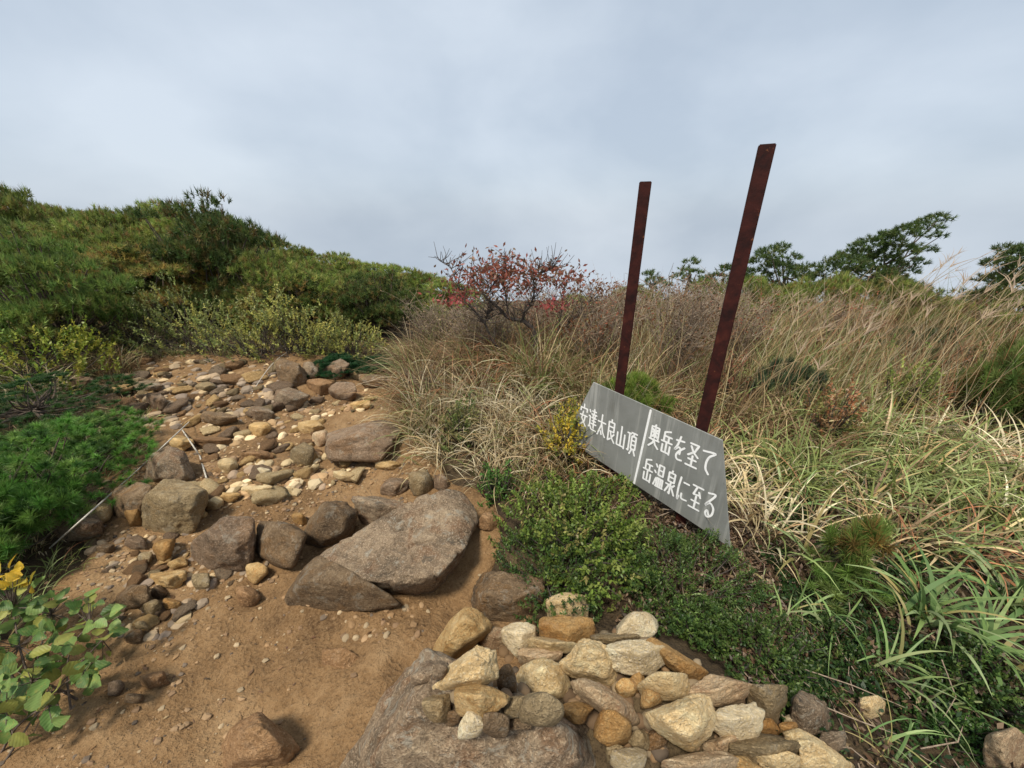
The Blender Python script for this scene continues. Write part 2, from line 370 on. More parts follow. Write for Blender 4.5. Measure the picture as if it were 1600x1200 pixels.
# ------------------------------------------------------------------ stones
_ico = {}
def ico(level):
    if level not in _ico:
        bm = bmesh.new(); bmesh.ops.create_icosphere(bm, subdivisions=level, radius=1)
        bm.verts.ensure_lookup_table()
        _ico[level] = (unit(np.array([v.co[:] for v in bm.verts])), np.array([[v.index for v in f.verts] for f in bm.faces])); bm.free()
    return _ico[level]
def rock_shape(level, seed, ang=.6, planes=None, amp=.05, freq=1.6, chipk=.16):
    """ang 0 rounded .. 1 sharp-edged"""
    r_ = np.random.default_rng(seed); D, F = ico(level)
    if planes is None:
        k = int(8 + 9 * (1 - ang)); nn = unit(r_.normal(size=(k, 3))); dd = r_.uniform(.55 + .12 * (1 - ang), .98, k)
        if ang > .4:                             # a bedding plane on top and broken faces in front
            tp = np.array([r_.normal() * .22, .9, -.5 + r_.normal() * .2]); fl = np.array([-.6 + r_.normal() * .2, -.3, -.75]); fr_ = np.array([.6 + r_.normal() * .2, -.25, -.75])
            nn = np.vstack([nn, unit(np.array([tp, fl, fr_]))]); dd = np.concatenate([dd, [r_.uniform(.5, .68), r_.uniform(.6, .8), r_.uniform(.6, .8)]])
        nn = np.vstack([nn, np.eye(3), -np.eye(3)]); dd = np.concatenate([dd, r_.uniform(.85, 1.05, 6)])
    else: nn, dd = planes
    kk = 6 + 60 * ang ** 1.6
    r = np.sum(np.maximum(0, D @ (nn / dd[:, None]).T) ** kk, 1) ** (-1 / kk)
    V = D * r[:, None]; s = np.abs(V).max()
    V = V * (1 + amp * fbm(V / s * freq + seed * 3.7, seed, 4, .55)[:, None])
    chip = np.clip(fbm(V / s * 2.6 + seed * 1.3, seed + 50, 2) - .3, 0, 1); V = V * (1 - chipk * chip[:, None] * (.3 + ang))
    rid = 1 - np.abs(fbm(V / s * 3.4 + seed * 2.1, seed + 80, 3)); V = V * (1 - .05 * np.clip(rid - .8, 0, 1)[:, None] * 5 * (.25 + ang))
    V = V * (1 + .018 * fbm(V / s * 9 + seed, seed + 90, 3)[:, None])
    return V, F
def hull_planes(P):
    bm = bmesh.new()
    for p in P: bm.verts.new(p)
    bmesh.ops.convex_hull(bm, input=bm.verts[:]); bm.normal_update()
    n, d = [], []
    for f in bm.faces:
        q = np.array(f.normal[:]); h = float(np.dot(q, f.verts[0].co))
        if h < 0: q, h = -q, -h
        if any(np.dot(q, a) > .995 and abs(h - b) < .02 * (h + 1e-6) for a, b in zip(n, d)): continue
        n.append(q); d.append(max(h, 1e-3))
    bm.free(); return np.array(n), np.array(d)
SOLIDS = []                                      # bvh trees of boulders that carry other stones
def surf_hit(px, py):
    P, t = ground_hit(px, py); d = Vector(ray(px, py)); L = d.length
    for b in SOLIDS:
        h = b.ray_cast(Vector(CAM), d.normalized(), 20)
        if h[0] is not None and h[3] / L < t: t = h[3] / L; P = CAM + np.array(d) * t
    return P, t
_seed = [100]
def stone(box, mat, label, ang=.6, depth=1.0, outline=None, pts3=None, pull=0.0, group=None, solid=False, level=None, name='stone', amp=.05, cat='stone', front=.55, back=.7, basefrac=.28):
    _seed[0] += 1; sd = _seed[0]
    if pts3 is not None: outline = [p[:2] for p in pts3]
    if outline is not None:
        xs = [p[0] for p in outline]; ys = [p[1] for p in outline]; box = (min(xs), min(ys), max(xs), max(ys))
    x0, y0, x1, y1 = box; cx, cy = (x0 + x1) / 2, (y0 + y1) / 2; w, h = x1 - x0, y1 - y0
    _, t = surf_hit(cx, cy + h * basefrac); t -= pull; s = t / FPX
    if level is None: level = 6 if w > 200 else 5 if w > 100 else 4 if w > 40 else 3
    c = at_depth(cx, cy, t)
    if outline is None:
        V, F = rock_shape(level, sd, ang, amp=amp)
        V = V - (V.max(0) + V.min(0)) / 2; V = V / V.max(0)
        q = depth * (w + h) / 2
        V = V * np.array([w, h, q]) * s * .5
    else:
        R = math.sqrt(w * h) * .5 * depth
        O = np.array([[(p[0] - cx), (cy - p[1])] for p in outline], float); m = O.mean(0)
        P = [(*o, 0) for o in O] + [(*(m + (o - m) * front), -R * .8) for o in O] + [(*(m + (o - m) * back), R * .9) for o in O]
        if pts3 is not None: P = [(p[0] - cx, cy - p[1], p[2]) for p in pts3]; m = np.array(P)[:, :2].mean(0)
        mz = 0 if pts3 is None else np.mean([p[2] for p in pts3])
        P = [np.array(p) - np.array([*m, mz]) for p in P]
        nn, dd = hull_planes(P); V, F = rock_shape(level, sd, ang, (nn, dd), amp=amp, chipk=.02 if pts3 is not None else .12)
        V = V + np.array([*m, mz])
        mx, mn = V.max(0), V.min(0)
        V[:, 0] = (V[:, 0] - (mx[0] + mn[0]) / 2) * w / (mx[0] - mn[0]); V[:, 1] = (V[:, 1] - (mx[1] + mn[1]) / 2) * h / (mx[1] - mn[1])
        V = V * s
    V[:, :2] *= 1 + V[:, 2:3] / t
    W = V[:, :1] * AX_R + V[:, 1:2] * AX_U + V[:, 2:3] * ray(cx, cy)
    zb = W[:, 2].min(); org = np.array([c[0], c[1], c[2] + zb]); W = W + c - org
    o = link(name, np_mesh(name, W, F), RM[mat], loc=org); tag(o, label, cat, group)
    if solid: SOLIDS.append(BVHTree.FromPolygons([Vector(p) for p in (W + org)], F.tolist()))
    return o

# boulders
stone(None, 'grey', 'large cracked grey boulder with slanting flat top beside the path', .85, name='boulder', cat='boulder', amp=.03, basefrac=.40, pts3=[(496, 870, 10), (540, 840, 25), (600, 804, 50), (680, 764, 85), (712, 764, 95), (735, 782, 95), (748, 810, 80), (510, 884, -20), (556, 904, -45), (625, 912, -62), (685, 900, -55), (728, 850, -5), (545, 922, 35), (592, 947, 50), (668, 945, 50), (705, 900, 40), (530, 900, 120), (620, 930, 170), (730, 860, 180)])
stone(None, 'brown', 'brown wedge split off the left end of the large grey boulder', .8, name='boulder', cat='boulder', amp=.03, basefrac=.36, pts3=[(443, 938, 10), (468, 896, 20), (494, 868, 30), (524, 882, -10), (580, 918, -40), (628, 948, -20), (570, 956, -20), (490, 957, 0), (450, 950, 0), (470, 910, -30), (500, 900, 90), (560, 940, 110), (480, 935, 80)])
stone(None, 'grey', 'big grey lichen boulder under the stone pile at the front edge', .55, 1.0, [(530, 1215), (560, 1148), (612, 1072), (668, 1012), (770, 1058), (880, 1105), (932, 1135), (952, 1210), (820, 1330), (610, 1330)], name='boulder', cat='boulder', solid=True, amp=.06, basefrac=.0, front=.7)
stone((507, 656, 628, 723), 'red', 'dome shaped dark boulder in the middle of the path', .35, 1.0, name='boulder', cat='boulder')
stone((297, 806, 400, 897), 'red', 'rounded reddish grey boulder left of the orange brown ones', .35, .95, name='boulder', cat='boulder')
stone((400, 814, 480, 889), 'brown', 'squat brown boulder between the round reddish boulder and the tall one', .4, 1.0, name='boulder', cat='boulder')
stone(None, 'brown', 'tall brown boulder right behind the left end of the grey boulder', .6, .9, [(470, 850), (482, 815), (505, 785), (540, 782), (560, 800), (545, 845), (500, 866)], name='boulder', cat='boulder')
stone((548, 775, 640, 822), 'grey', 'low grey rock peeping over the slanted boulder from behind', .5, 1.0, name='boulder', cat='boulder')
stone((220, 748, 326, 840), 'olive', 'mossy topped tan boulder beside the rope', .45, .95, name='boulder', cat='boulder')
stone((174, 752, 238, 818), 'brown', 'brown rock leaning against the mossy topped boulder', .55, .9, name='boulder', cat='boulder')
stone(None, 'grey', 'dark grey rock with a peaked top where the rope bends', .8, .9, [(222, 755), (232, 712), (262, 696), (290, 705), (308, 750), (290, 765)], name='boulder', cat='boulder')
stone((732, 892, 853, 983), 'brown', 'brown rounded boulder at the back of the stone pile below the shrub', .5, 1.0, name='boulder', cat='boulder', pull=-.03)
stone(None, 'soilrock', 'orange brown rock poking out of the path at the bottom', .55, 1.0, [(345, 1165), (368, 1130), (405, 1112), (440, 1135), (470, 1170), (455, 1205), (350, 1210)], name='boulder', cat='boulder', basefrac=.2)

# stones lying on and beside the path, by place in the photo
PATH = [
 ((193, 785, 225, 826), 'orange', .7, 'upright orange stone leaning on the mossy topped boulder'),
 ((143, 786, 176, 821), 'pale', .2, 'pale rounded stone by the rope left of the leaning brown rock'),
 ((84, 799, 164, 847), 'grey', .5, 'flat grey rock crossed by the rope at the left'),
 ((238, 841, 275, 880), 'orange', .75, 'square orange stone in front of the mossy boulder'),
 ((194, 836, 232, 861), 'red', .5, 'flat reddish stone left of the square orange one'),
 ((214, 862, 239, 881), 'olive', .3, 'small olive pebble left below the square orange stone'),
 ((261, 871, 294, 892), 'tan', .5, 'small tan stone at the foot of the round reddish boulder'),
 ((299, 895, 328, 925), 'olive', .25, 'egg shaped olive stone below the round reddish boulder'),
 ((383, 878, 419, 914), 'tan', .65, 'pointed tan stone below the squat brown boulder'),
 ((368, 915, 407, 949), 'soilrock', .5, 'knobbly tan stone half sunk in soil left of the brown wedge'),
 ((180, 913, 234, 953), 'brown', .25, 'smooth brown egg stone beside the leafy plant'),
 ((233, 890, 292, 921), 'tan', .7, 'long tan wedge above the smooth brown egg stone'),
 ((221, 936, 254, 968), 'olive', .5, 'dark olive stone touching the smooth brown egg stone'),
 ((236, 914, 262, 938), 'brown', .5, 'brown stone tucked behind the smooth brown egg stone'),
 ((254, 934, 284, 954), 'orange', .5, 'flat orange stone right of the dark olive stone'),
 ((193, 983, 223, 1008), 'brown', .4, 'brown stone near the tip of the leafy plant'),
 ((206, 967, 232, 985), 'olive', .4, 'grey olive pebble just above the brown stone near the leafy plant'),
 ((168, 1062, 195, 1088), 'red', .3, 'small dark round stone alone on bare soil by the plant'),
 ((218, 1049, 266, 1076), 'soilrock', .6, 'flat soil coloured slab on bare path beside the small round stone'),
 ((194, 1083, 226, 1099), 'brown', .5, 'flat dark stone just below the small dark round stone'),
 ((388, 659, 424, 688), 'tan', .7, 'blocky tan stone in the upper middle of the rubble'),
 ((465, 656, 509, 681), 'tan', .6, 'tan block touching the left side of the dome boulder'),
 ((452, 690, 492, 729), 'olive', .6, 'upright olive tan stone left below the dome boulder'),
 ((340, 715, 372, 743), 'pale', .5, 'pale pinkish stone in mid rubble right of the peaked rock'),
 ((400, 728, 426, 748), 'white', .5, 'small whitish stone left below the upright olive one'),
 ((376, 758, 427, 779), 'pale', .8, 'flat pale slab in the middle of the bare path'),
 ((342, 769, 377, 786), 'tan', .8, 'flat tan slab left of the pale slab'),
 ((262, 680, 303, 707), 'tan', .6, 'tan stone just above the peaked rock'),
 ((300, 682, 369, 700), 'soilrock', .7, 'long low slab right of the tan stone above the peaked rock'),
 ((376, 702, 430, 720), 'soilrock', .7, 'long flat slab above the whitish stone'),
 ((513, 596, 558, 631), 'red', .35, 'rounded reddish stone above the dome boulder'),
 ((430, 560, 482, 608), 'brown', .6, 'ledge shaped brown boulder at the far end by the creeping pine'),
 ((472, 565, 499, 594), 'grey', .5, 'grey rock right behind the ledge shaped boulder'),
 ((504, 560, 547, 599), 'red', .6, 'upright reddish rock at the far end of the path'),
 ((479, 591, 522, 619), 'soilrock', .5, 'brown stone in front of the ledge shaped boulder'),
 ((426, 605, 485, 645), 'grey', .5, 'grey mossy rock below the ledge shaped boulder'),
 ((386, 634, 430, 659), 'grey', .5, 'low grey rock left below the grey mossy rock'),
 ((313, 642, 372, 667), 'brown', .5, 'low dark rock beside the upper stretch of rope'),
 ((228, 613, 262, 643), 'red', .6, 'blocky reddish stone by the green pine at upper left'),
 ((208, 594, 255, 616), 'grey', .7, 'flat grey slab at the upper left edge of the rubble'),
 ((304, 596, 338, 614), 'olive', .6, 'olive stone in the upper left rubble'),
 ((560, 584, 606, 609), 'brown', .6, 'dark slab at the top of the path by the bare soil'),
 ((545, 575, 575, 595), 'olive', .5, 'olive stone right of the upright reddish rock'),
 ((585, 566, 610, 584), 'brown', .5, 'small brown stone furthest along the path'),
 ((594, 746, 640, 776), 'red', .6, 'reddish block just behind the low grey rock'),
 ((638, 732, 678, 778), 'olive', .5, 'olive stone against the dry grass above the slanted boulder'),
 ((676, 740, 702, 768), 'red', .5, 'reddish stone half hidden by grass above the slanted boulder'),
 ((584, 718, 627, 736), 'tan', .6, 'flat tan stone at the right foot of the dome boulder'),
 ((520, 735, 560, 752), 'pale', .9, 'thin pale wedge in front of the dome boulder'),
 ((108, 588, 150, 609), 'red', .7, 'rusty red stone among the greenery at upper left'),
 ((288, 795, 325, 812), 'tan', .7, 'flat tan stone on top of the round reddish boulder'),
 ((318, 775, 350, 798), 'pale', .7, 'pale wedge right of the mossy topped boulder'),
 ((455, 800, 480, 822), 'orange', .7, 'small orange block left of the tall brown boulder'),
 ((487, 672, 515, 700), 'pink', .5, 'pinkish stone between the tan block and upright olive stone'),
 ((545, 625, 580, 642), 'tan', .7, 'flat tan stone above the right side of the dome boulder'),
 ((596, 612, 650, 632), 'soilrock', .6, 'low soil coloured rock by the dry grass at the top'),
 ((605, 640, 655, 655), 'tan', .8, 'pale strip of rock at the right path edge'),
 ((150, 850, 180, 866), 'brown', .5, 'flat brown stone on soil below the rope'),
 ((502, 1012, 574, 1084), 'soilrock', .8, 'reddish slab set flush in the path below the boulder'),
 ((1335, 1086, 1384, 1126), 'pale', .5, 'lone pale stone among the dark plants right of the pile'),
 ((1535, 1136, 1610, 1210), 'pink', .5, 'pinkish brown rock at the bottom right corner'),
 ((745, 800, 790, 830), 'soilrock', .5, 'soil coated stone at the right end of the slanted boulder'),
]
for b, m, a, l in PATH:
    stone(b, m, l, a, depth=(.35 if 'flush' in l else 1.0), group='stones on and beside the path', basefrac=(.0 if 'flush' in l else .28), pull=(-.03 if 'flush' in l else 0))

PILE = [
 ((643, 1048, 677, 1070), 'grey', .3, 0, 'flat grey pebble at the left end of the pile'),
 ((676, 1038, 698, 1061), 'grey', .3, 0, 'small grey pebble under the tan block of the pile'),
 ((778, 1040, 806, 1086), 'brown', .4, 0, 'dark brown filler stone standing for the shaded gap between the pale stones left in the pile'),  # brown stone added in place of a dark shaded gap
 ((752, 981, 790, 1014), 'pink', .5, 0, 'pinkish stone between the tan block and the white knobbly stone'),
 ((812, 1014, 876, 1040), 'pink', .5, 0, 'brownish stone under the thin flat pale stone'),
 ((661, 1086, 702, 1127), 'olive', .4, .0, 'olive stone at the lower left of the pile'),
 ((693, 1110, 720, 1134), 'brown', .4, .0, 'small dark brown stone beside the white egg stone'),
 ((789, 1089, 825, 1122), 'olive', .4, 0, 'dark olive stone left of the dark egg stone'),
 ((792, 1120, 830, 1140), 'brown', .4, 0, 'low brown stone below the dark egg stone'),
 ((846, 964, 927, 1014), 'orange', .6, 0, 'orange brown stone below the upright pale one at the back'),
 ((855, 929, 917, 980), 'pale', .55, 0, 'upright pale stone at the back of the pile'),
 ((925, 990, 1002, 1009), 'olive', .6, 0, 'thin flat stone below the pale dome at the back'),
 ((966, 958, 1026, 1003), 'white', .3, 0, 'pale dome shaped stone at the back beside the shrub'),
 ((828, 996, 900, 1020), 'pale', .7, .02, 'thin flat pale stone right of the white knobbly one'),
 ((951, 1002, 1044, 1053), 'white', .55, .02, 'whitish stone above the pale oval stone in the pile'),
 ((962, 1061, 992, 1090), 'tan', .3, 0, 'small tan pebble right of the crystalline stone'),
 ((984, 1052, 1007, 1084), 'orange', .4, 0, 'small orange brown pebble left of the pale oval stone'),
 ((1002, 1076, 1033, 1106), 'tan', .2, .02, 'round tan pebble under the pale oval stone'),
 ((999, 1052, 1075, 1094), 'pale', .35, .02, 'pale oval stone in the middle of the pile'),
 ((1078, 1056, 1173, 1103), 'pink', .65, .01, 'pinkish grey pointed stone at the right of the pile'),
 ((1170, 1072, 1228, 1128), 'olive', .4, .01, 'olive round stone at the right end of the pile'),
 ((1232, 1083, 1296, 1148), 'grey', .8, .0, 'grey slab right of the olive round stone'),
 ((1280, 1144, 1320, 1184), 'grey', .6, 0, 'small grey stone at the far right of the pile'),
 ((1187, 1124, 1217, 1153), 'orange', .4, 0, 'small orange brown stone below the olive round stone'),
 ((1218, 1129, 1247, 1156), 'orange', .5, 0, 'orange pebble above the big pale slab'),
 ((1225, 1116, 1248, 1135), 'white', .3, 0, 'tiny pale pebble below the grey slab'),
 ((875, 1098, 925, 1130), 'orange', .6, .02, 'bright orange wedge left of the long grey stone'),
 ((930, 1112, 984, 1167), 'orange', .3, .02, 'orange egg shaped stone below the long grey stone'),
 ((982, 1142, 1014, 1172), 'olive', .3, 0, 'small olive pebble right of the orange egg stone'),
 ((948, 1163, 985, 1192), 'olive', .3, 0, 'dark pebble below the orange egg stone'),
 ((955, 1170, 1008, 1215), 'white', .5, .03, 'pale stone cut by the bottom edge under the orange egg stone'),
 ((1010, 1140, 1042, 1172), 'brown', .4, -.02, 'dark stone under the left side of the big pale front stone'),
 ((1034, 1176, 1155, 1222), 'pink', .5, .03, 'brownish rock at the bottom edge below the big pale stone'),
 ((1134, 1182, 1190, 1215), 'tan', .5, .03, 'tan stone at the bottom edge beside the brownish rock'),
 ((1113, 1100, 1191, 1160), 'white', .6, .03, 'whitish stone right of the big pale front stone'),
 ((1100, 1150, 1150, 1182), 'pink', .7, 0, 'pinkish wedge under the whitish stone'),
 ((1144, 1149, 1248, 1196), 'olive', .8, .03, 'flat grey green slab at the lower right of the pile'),
 ((1184, 1172, 1248, 1205), 'pale', .85, .04, 'pale wedge below the flat grey green slab'),
 ((714, 1071, 793, 1122), 'tan', .7, .03, 'yellow tan block in the left front of the pile'),
 ((717, 1113, 756, 1154), 'white', .25, .05, 'white egg shaped stone in the left front of the pile'),
 ((756, 1114, 794, 1151), 'brown', .25, .04, 'brown round stone right of the white egg stone'),
 ((814, 1084, 878, 1133), 'olive', .15, .04, 'dark smooth egg stone in front of the big pale stone'),
 ((786, 975, 836, 1025), 'white', .6, .03, 'white knobbly stone at the upper left of the pile'),
]
for b, m, a, p, l in PILE:
    gx_, gy_ = (b[2] - b[0]) * .06, (b[3] - b[1]) * .07; b = (b[0] - gx_, b[1] - gy_, b[2] + gx_, b[3] + gy_)
    stone(b, m, l, a, pull=p + .018, group='stones heaped in the pile', depth=.85, amp=.035)
G = 'stones heaped in the pile'
stone(None, 'tan', 'big tan block tilted at the upper left of the pile', .85, 1.0, [(673, 1037), (680, 1005), (700, 975), (728, 948), (748, 954), (770, 978), (764, 992), (738, 1012), (704, 1038)], pull=.03, group=G)
stone(None, 'pale', 'pale pyramid shaped stone with a flat tail in the pile', .9, .9, [(675, 1076), (705, 1038), (748, 1007), (777, 1017), (780, 1060), (764, 1070), (720, 1077), (690, 1083)], pull=.04, group=G)
stone(None, 'pale', 'large pale stone with a rounded brown underside in the pile', .6, 1.0, [(801, 1075), (815, 1038), (850, 1026), (880, 1040), (893, 1075), (885, 1095), (850, 1098), (815, 1092)], pull=.03, group=G)
stone(None, 'pale', 'big rough crystalline pale stone at the centre of the pile', .6, 1.0, [(873, 1035), (888, 1020), (908, 1000), (930, 997), (958, 1008), (976, 1035), (968, 1062), (955, 1076), (920, 1066), (888, 1056)], pull=.03, group=G, amp=.13)
stone(None, 'pink', 'long grey tan stone lying diagonally in the pile', .35, .7, [(891, 1066), (908, 1059), (942, 1070), (985, 1098), (1000, 1124), (985, 1137), (958, 1127), (900, 1082)], pull=.05, group=G)
stone(None, 'orange', 'long orange brown stone at the back right of the pile', .45, .5, [(1006, 1001), (1024, 995), (1070, 1024), (1108, 1052), (1100, 1067), (1075, 1066), (1040, 1037)], pull=.02, group=G)
stone(None, 'pale', 'biggest pale front stone of the pile with a blunt top', .65, 1.0, [(1006, 1115), (1040, 1100), (1093, 1082), (1108, 1090), (1120, 1118), (1112, 1150), (1080, 1176), (1045, 1162), (1014, 1137)], pull=.06, group=G)
stone(None, 'pale', 'large pale slab sloping to the bottom edge right of the pile', .85, .7, [(1222, 1142), (1250, 1138), (1290, 1160), (1336, 1195), (1330, 1218), (1240, 1215)], pull=.03, group=G)

# loose rubble: shared shapes, each stone its own object
SH = [rock_shape(3, 900 + k, (.5, .7, .85, .95)[k % 4], amp=.06) for k in range(12)]
RUB = {}
for ci, cm in enumerate(('tan', 'red', 'soilrock', 'pale', 'olive', 'brown', 'grey', 'orange')):
    for k in range(4):
        v, f = SH[(ci * 3 + k * 5) % 12]; v = v / np.abs(v).max(0); sh = np.array([1, .75, .55]) if k % 2 else np.array([1, .85, .52])
        me = np_mesh('rubble_stone', v * sh, f); me.materials.append(RM[cm]); RUB[cm, k] = me
ADJ = {'tan': 'tan', 'red': 'reddish', 'soilrock': 'earth coloured', 'pale': 'pale', 'olive': 'olive', 'brown': 'dark brown', 'grey': 'grey', 'orange': 'orange'}
def inpoly(px, py, P):
    r = False; j = len(P) - 1
    for i in range(len(P)):
        if (P[i][1] > py) != (P[j][1] > py) and px < (P[j][0] - P[i][0]) * (py - P[i][1]) / (P[j][1] - P[i][1]) + P[i][0]: r = not r
        j = i
    return r
ZONES = [  # polygon in the photo, count, size range in m, colour weights, where
 ([(190, 560), (440, 570), (480, 640), (330, 668), (200, 670)], 112, (.03, .115), ('grey', 'olive', 'red', 'olive', 'tan', 'soilrock'), 'in the far left rubble bank'),
 ([(330, 640), (470, 620), (600, 606), (575, 640), (510, 655), (500, 700), (585, 738), (520, 758), (420, 790), (300, 770), (310, 690)], 95, (.022, .095), ('tan', 'pale', 'soilrock', 'tan', 'pale', 'red'), 'on the bare middle of the path'),
 ([(140, 850), (300, 830), (430, 880), (330, 930), (260, 1000), (190, 1000)], 46, (.015, .05), ('brown', 'tan', 'olive', 'red', 'soilrock', 'grey'), 'near the leafy plant'),
]
for poly, cnt, (s0, s1), cols, where in ZONES:
    xs = [p[0] for p in poly]; ys = [p[1] for p in poly]; k = 0
    while k < cnt:
        qx, qy = random.uniform(min(xs), max(xs)), random.uniform(min(ys), max(ys))
        if not inpoly(qx, qy, poly): continue
        P, t = ground_hit(qx, qy); cm = random.choice(cols); s = s0 + (s1 - s0) * random.random() ** 2.2
        o = link('rubble_stone', RUB[cm, random.randrange(4)], loc=(P[0], P[1], P[2] + s * .2))
        o.scale = (s, s, s); o.rotation_euler = (random.uniform(-.3, .3), random.uniform(-.3, .3), random.uniform(0, 6.28))
        tag(o, f'small {ADJ[cm]} stone lying loose {where}', 'stone', f'{ADJ[cm]} rubble {where}'); k += 1
# gravel: nobody could count it
D1, F1 = ico(1); D2, F2 = ico(2); gm = MB()
gpal = [(.31, .20, .105), (.22, .135, .07), (.36, .27, .16), (.13, .095, .065), (.28, .17, .08)]
gq = np.column_stack([RNG.uniform(-4.6, .3, 40000), 4.5 * RNG.random(40000) ** 1.2 + .1])
gq = gq[RNG.random(40000) < path_mask(gq[:, 0], gq[:, 1]) * (.45 + .55 * sstep(1.1, 1.9, gq[:, 1] - .5 * (gq[:, 0] + 1.2))) * np.clip(.3 + 1.3 * fbm(xyz(gq[:, 0] * 1.6, gq[:, 1] * 1.6, 3.), 31, 2), .05, 1)][:6500]; gz = height(gq[:, 0], gq[:, 1])
for (x, y), z in zip(gq, gz):
    s = .002 + .012 * random.random() ** 4 + .0022 * y * random.random()
    v = D1 * (1 + .3 * RNG.uniform(-1, 1, (len(D1), 1))) * s * np.array([1, RNG.uniform(.6, 1), RNG.uniform(.4, .8)])
    gm.add(v + np.array([x, y, z + .004 + s * .2]), F1, np.array(random.choice(gpal)) * random.uniform(.7, 1.2))
mg, nt, b, out = new_mat('gravel'); n = N(nt); at = n.node('ShaderNodeAttribute', attribute_name='Col'); n.L(at.outputs['Color'], b.inputs['Base Color']); b.inputs['Roughness'].default_value = .9
tag(link('gravel', gm.mesh('gravel', False), mg), 'fine gravel and pebbles strewn over the dirt path', 'gravel', kind='stuff')
gm = MB(); ZG = [(0.270, 0.206, 0.143), (0.351, 0.253, 0.156), (0.203, 0.153, 0.111), (0.432, 0.319, 0.195), (0.540, 0.399, 0.221)]; ZT = [(0.550, 0.418, 0.231), (0.440, 0.286, 0.143), (0.638, 0.506, 0.308), (0.363, 0.231, 0.121), (0.308, 0.220, 0.143)]
for zi, (zp, cnt_, pal_) in enumerate(((ZONES[0][0], 430, ZG), (ZONES[1][0], 260, ZT), (ZONES[2][0], 150, ZG), ([(480, 930), (560, 960), (700, 940), (650, 1000), (540, 1010)], 60, gpal)))  :
    qs = []
    while len(qs) < cnt_:
        qx, qy = random.uniform(130, 700), random.uniform(555, 1010)
        if inpoly(qx, qy, zp): qs.append((qx, qy))
    for k, P in enumerate(ground_hits(qs)):
        s = (.012, .010, .008, .005)[zi] + (.055, .042, .025, .014)[zi] * random.random() ** 2.5
        v = D2 * (1 + .22 * fbm(D2 * 1.6 + k * 1.37 + zi * 50, 5, 2)[:, None]) * s * np.array([1, RNG.uniform(.6, 1), RNG.uniform(.35, .7)]); a_ = random.uniform(0, 6.28); ca, sa = math.cos(a_), math.sin(a_)
        v = v @ np.array([[ca, sa, 0], [-sa, ca, 0], [0, 0, 1]]); gm.add(v + P + np.array([0, 0, s * .15]), F2, np.array(random.choice(pal_)) * random.uniform(.7, 1.15))
tag(link('rubble', gm.mesh('rubble', False), mg), 'fist sized and smaller broken rubble covering the path', 'rubble', kind='stuff')
# pebbles filling the stone pile, coloured darker for the shade in its gaps
gm = MB()
for i in range(230):
    qx, qy = random.uniform(660, 1300), random.uniform(985, 1195)
    if not inpoly(qx, qy, [(690, 1020), (800, 985), (1000, 985), (1130, 1050), (1250, 1115), (1310, 1190), (985, 1195), (925, 1125), (860, 1105), (790, 1130), (700, 1112)]): continue
    P, t = surf_hit(qx, qy); s = random.uniform(.008, .028); v, f = SH[random.randrange(12)]
    v2 = D2 * (1 + .2 * fbm(D2 * 1.4 + i * 2.3, 9, 2)[:, None]) * s * np.array([1, RNG.uniform(.7, 1), RNG.uniform(.5, .8)])
    gm.add(v2 + P + np.array([0, 0, s * .1]), F2, np.array(random.choice(gpal)) * random.uniform(.4, .8))
tag(link('pile_pebbles', gm.mesh('pile_pebbles', True), mg), 'small pebbles filling the gaps of the stone pile', 'pebbles', kind='stuff')

# ------------------------------------------------------------------ trail sign
P1 = np.array([.592, 1.86]); P2 = np.array([.885, 1.505])
m_post, nt, b, out = new_mat('red_brown_paint'); n = N(nt); v = n.node('ShaderNodeTexCoord').outputs['Object']
f = n.noise(v, 14, 5, .65, .4); col = n.ramp(f, [(.35, (.015, .0045, .004)), (.6, (.046, .010, .007)), (.75, (.078, .021, .012))])
col = n.mix(n.ramp(n.noise(v, 30, 4, .7), [(.66, 0.0), (.72, 1.0)]), col, (.16, .06, .025))
n.L(col, b.inputs['Base Color']); b.inputs['Roughness'].default_value = .75; b.inputs['Specular IOR Level'].default_value = .2; n.L(n.bump(n.noise(v, 60, 4, .6), .3, .004), b.inputs['Normal'])
m_board, nt, b, out = new_mat('grey_board_paint'); n = N(nt); v = n.node('ShaderNodeTexCoord').outputs['Object']
mp = n.node('ShaderNodeMapping'); mp.inputs['Scale'].default_value = (26, 26, 1.6); n.L(v, mp.inputs['Vector'])
st = n.noise(mp.outputs[0], 1.0, 4, .6); base = n.ramp(n.noise(v, 5, 4, .6), [(.35, (.175, .18, .168)), (.65, (.23, .236, .222))])
col = n.mix(n.math('MULTIPLY', n.ramp(st, [(.5, 0.0), (.66, 1.0)]), .55), base, (.44, .44, .41))
col = n.mix(n.math('MULTIPLY', n.ramp(n.noise(mp.outputs[0], 1.7, 4, .6), [(.58, 0.0), (.72, 1.0)]), .5), col, (.13, .125, .105))
col = n.mix(n.math('MULTIPLY', n.ramp(n.noise(v, 70, 4, .7), [(.6, 0.0), (.7, 1.0)]), .4), col, (.12, .115, .10))
n.L(col, b.inputs['Base Color']); b.inputs['Roughness'].default_value = .62; n.L(n.bump(n.noise(v, 45, 4, .6), .15, .003), b.inputs['Normal'])
m_white, nt, b, out = new_mat('white_lettering_paint'); n = N(nt); v = n.node('ShaderNodeTexCoord').outputs['Object']
n.L(n.ramp(n.noise(v, 60, 4, .7), [(.3, (.70, .71, .70)), (.5, (.88, .88, .87))]), b.inputs['Base Color']); b.inputs['Roughness'].default_value = .6

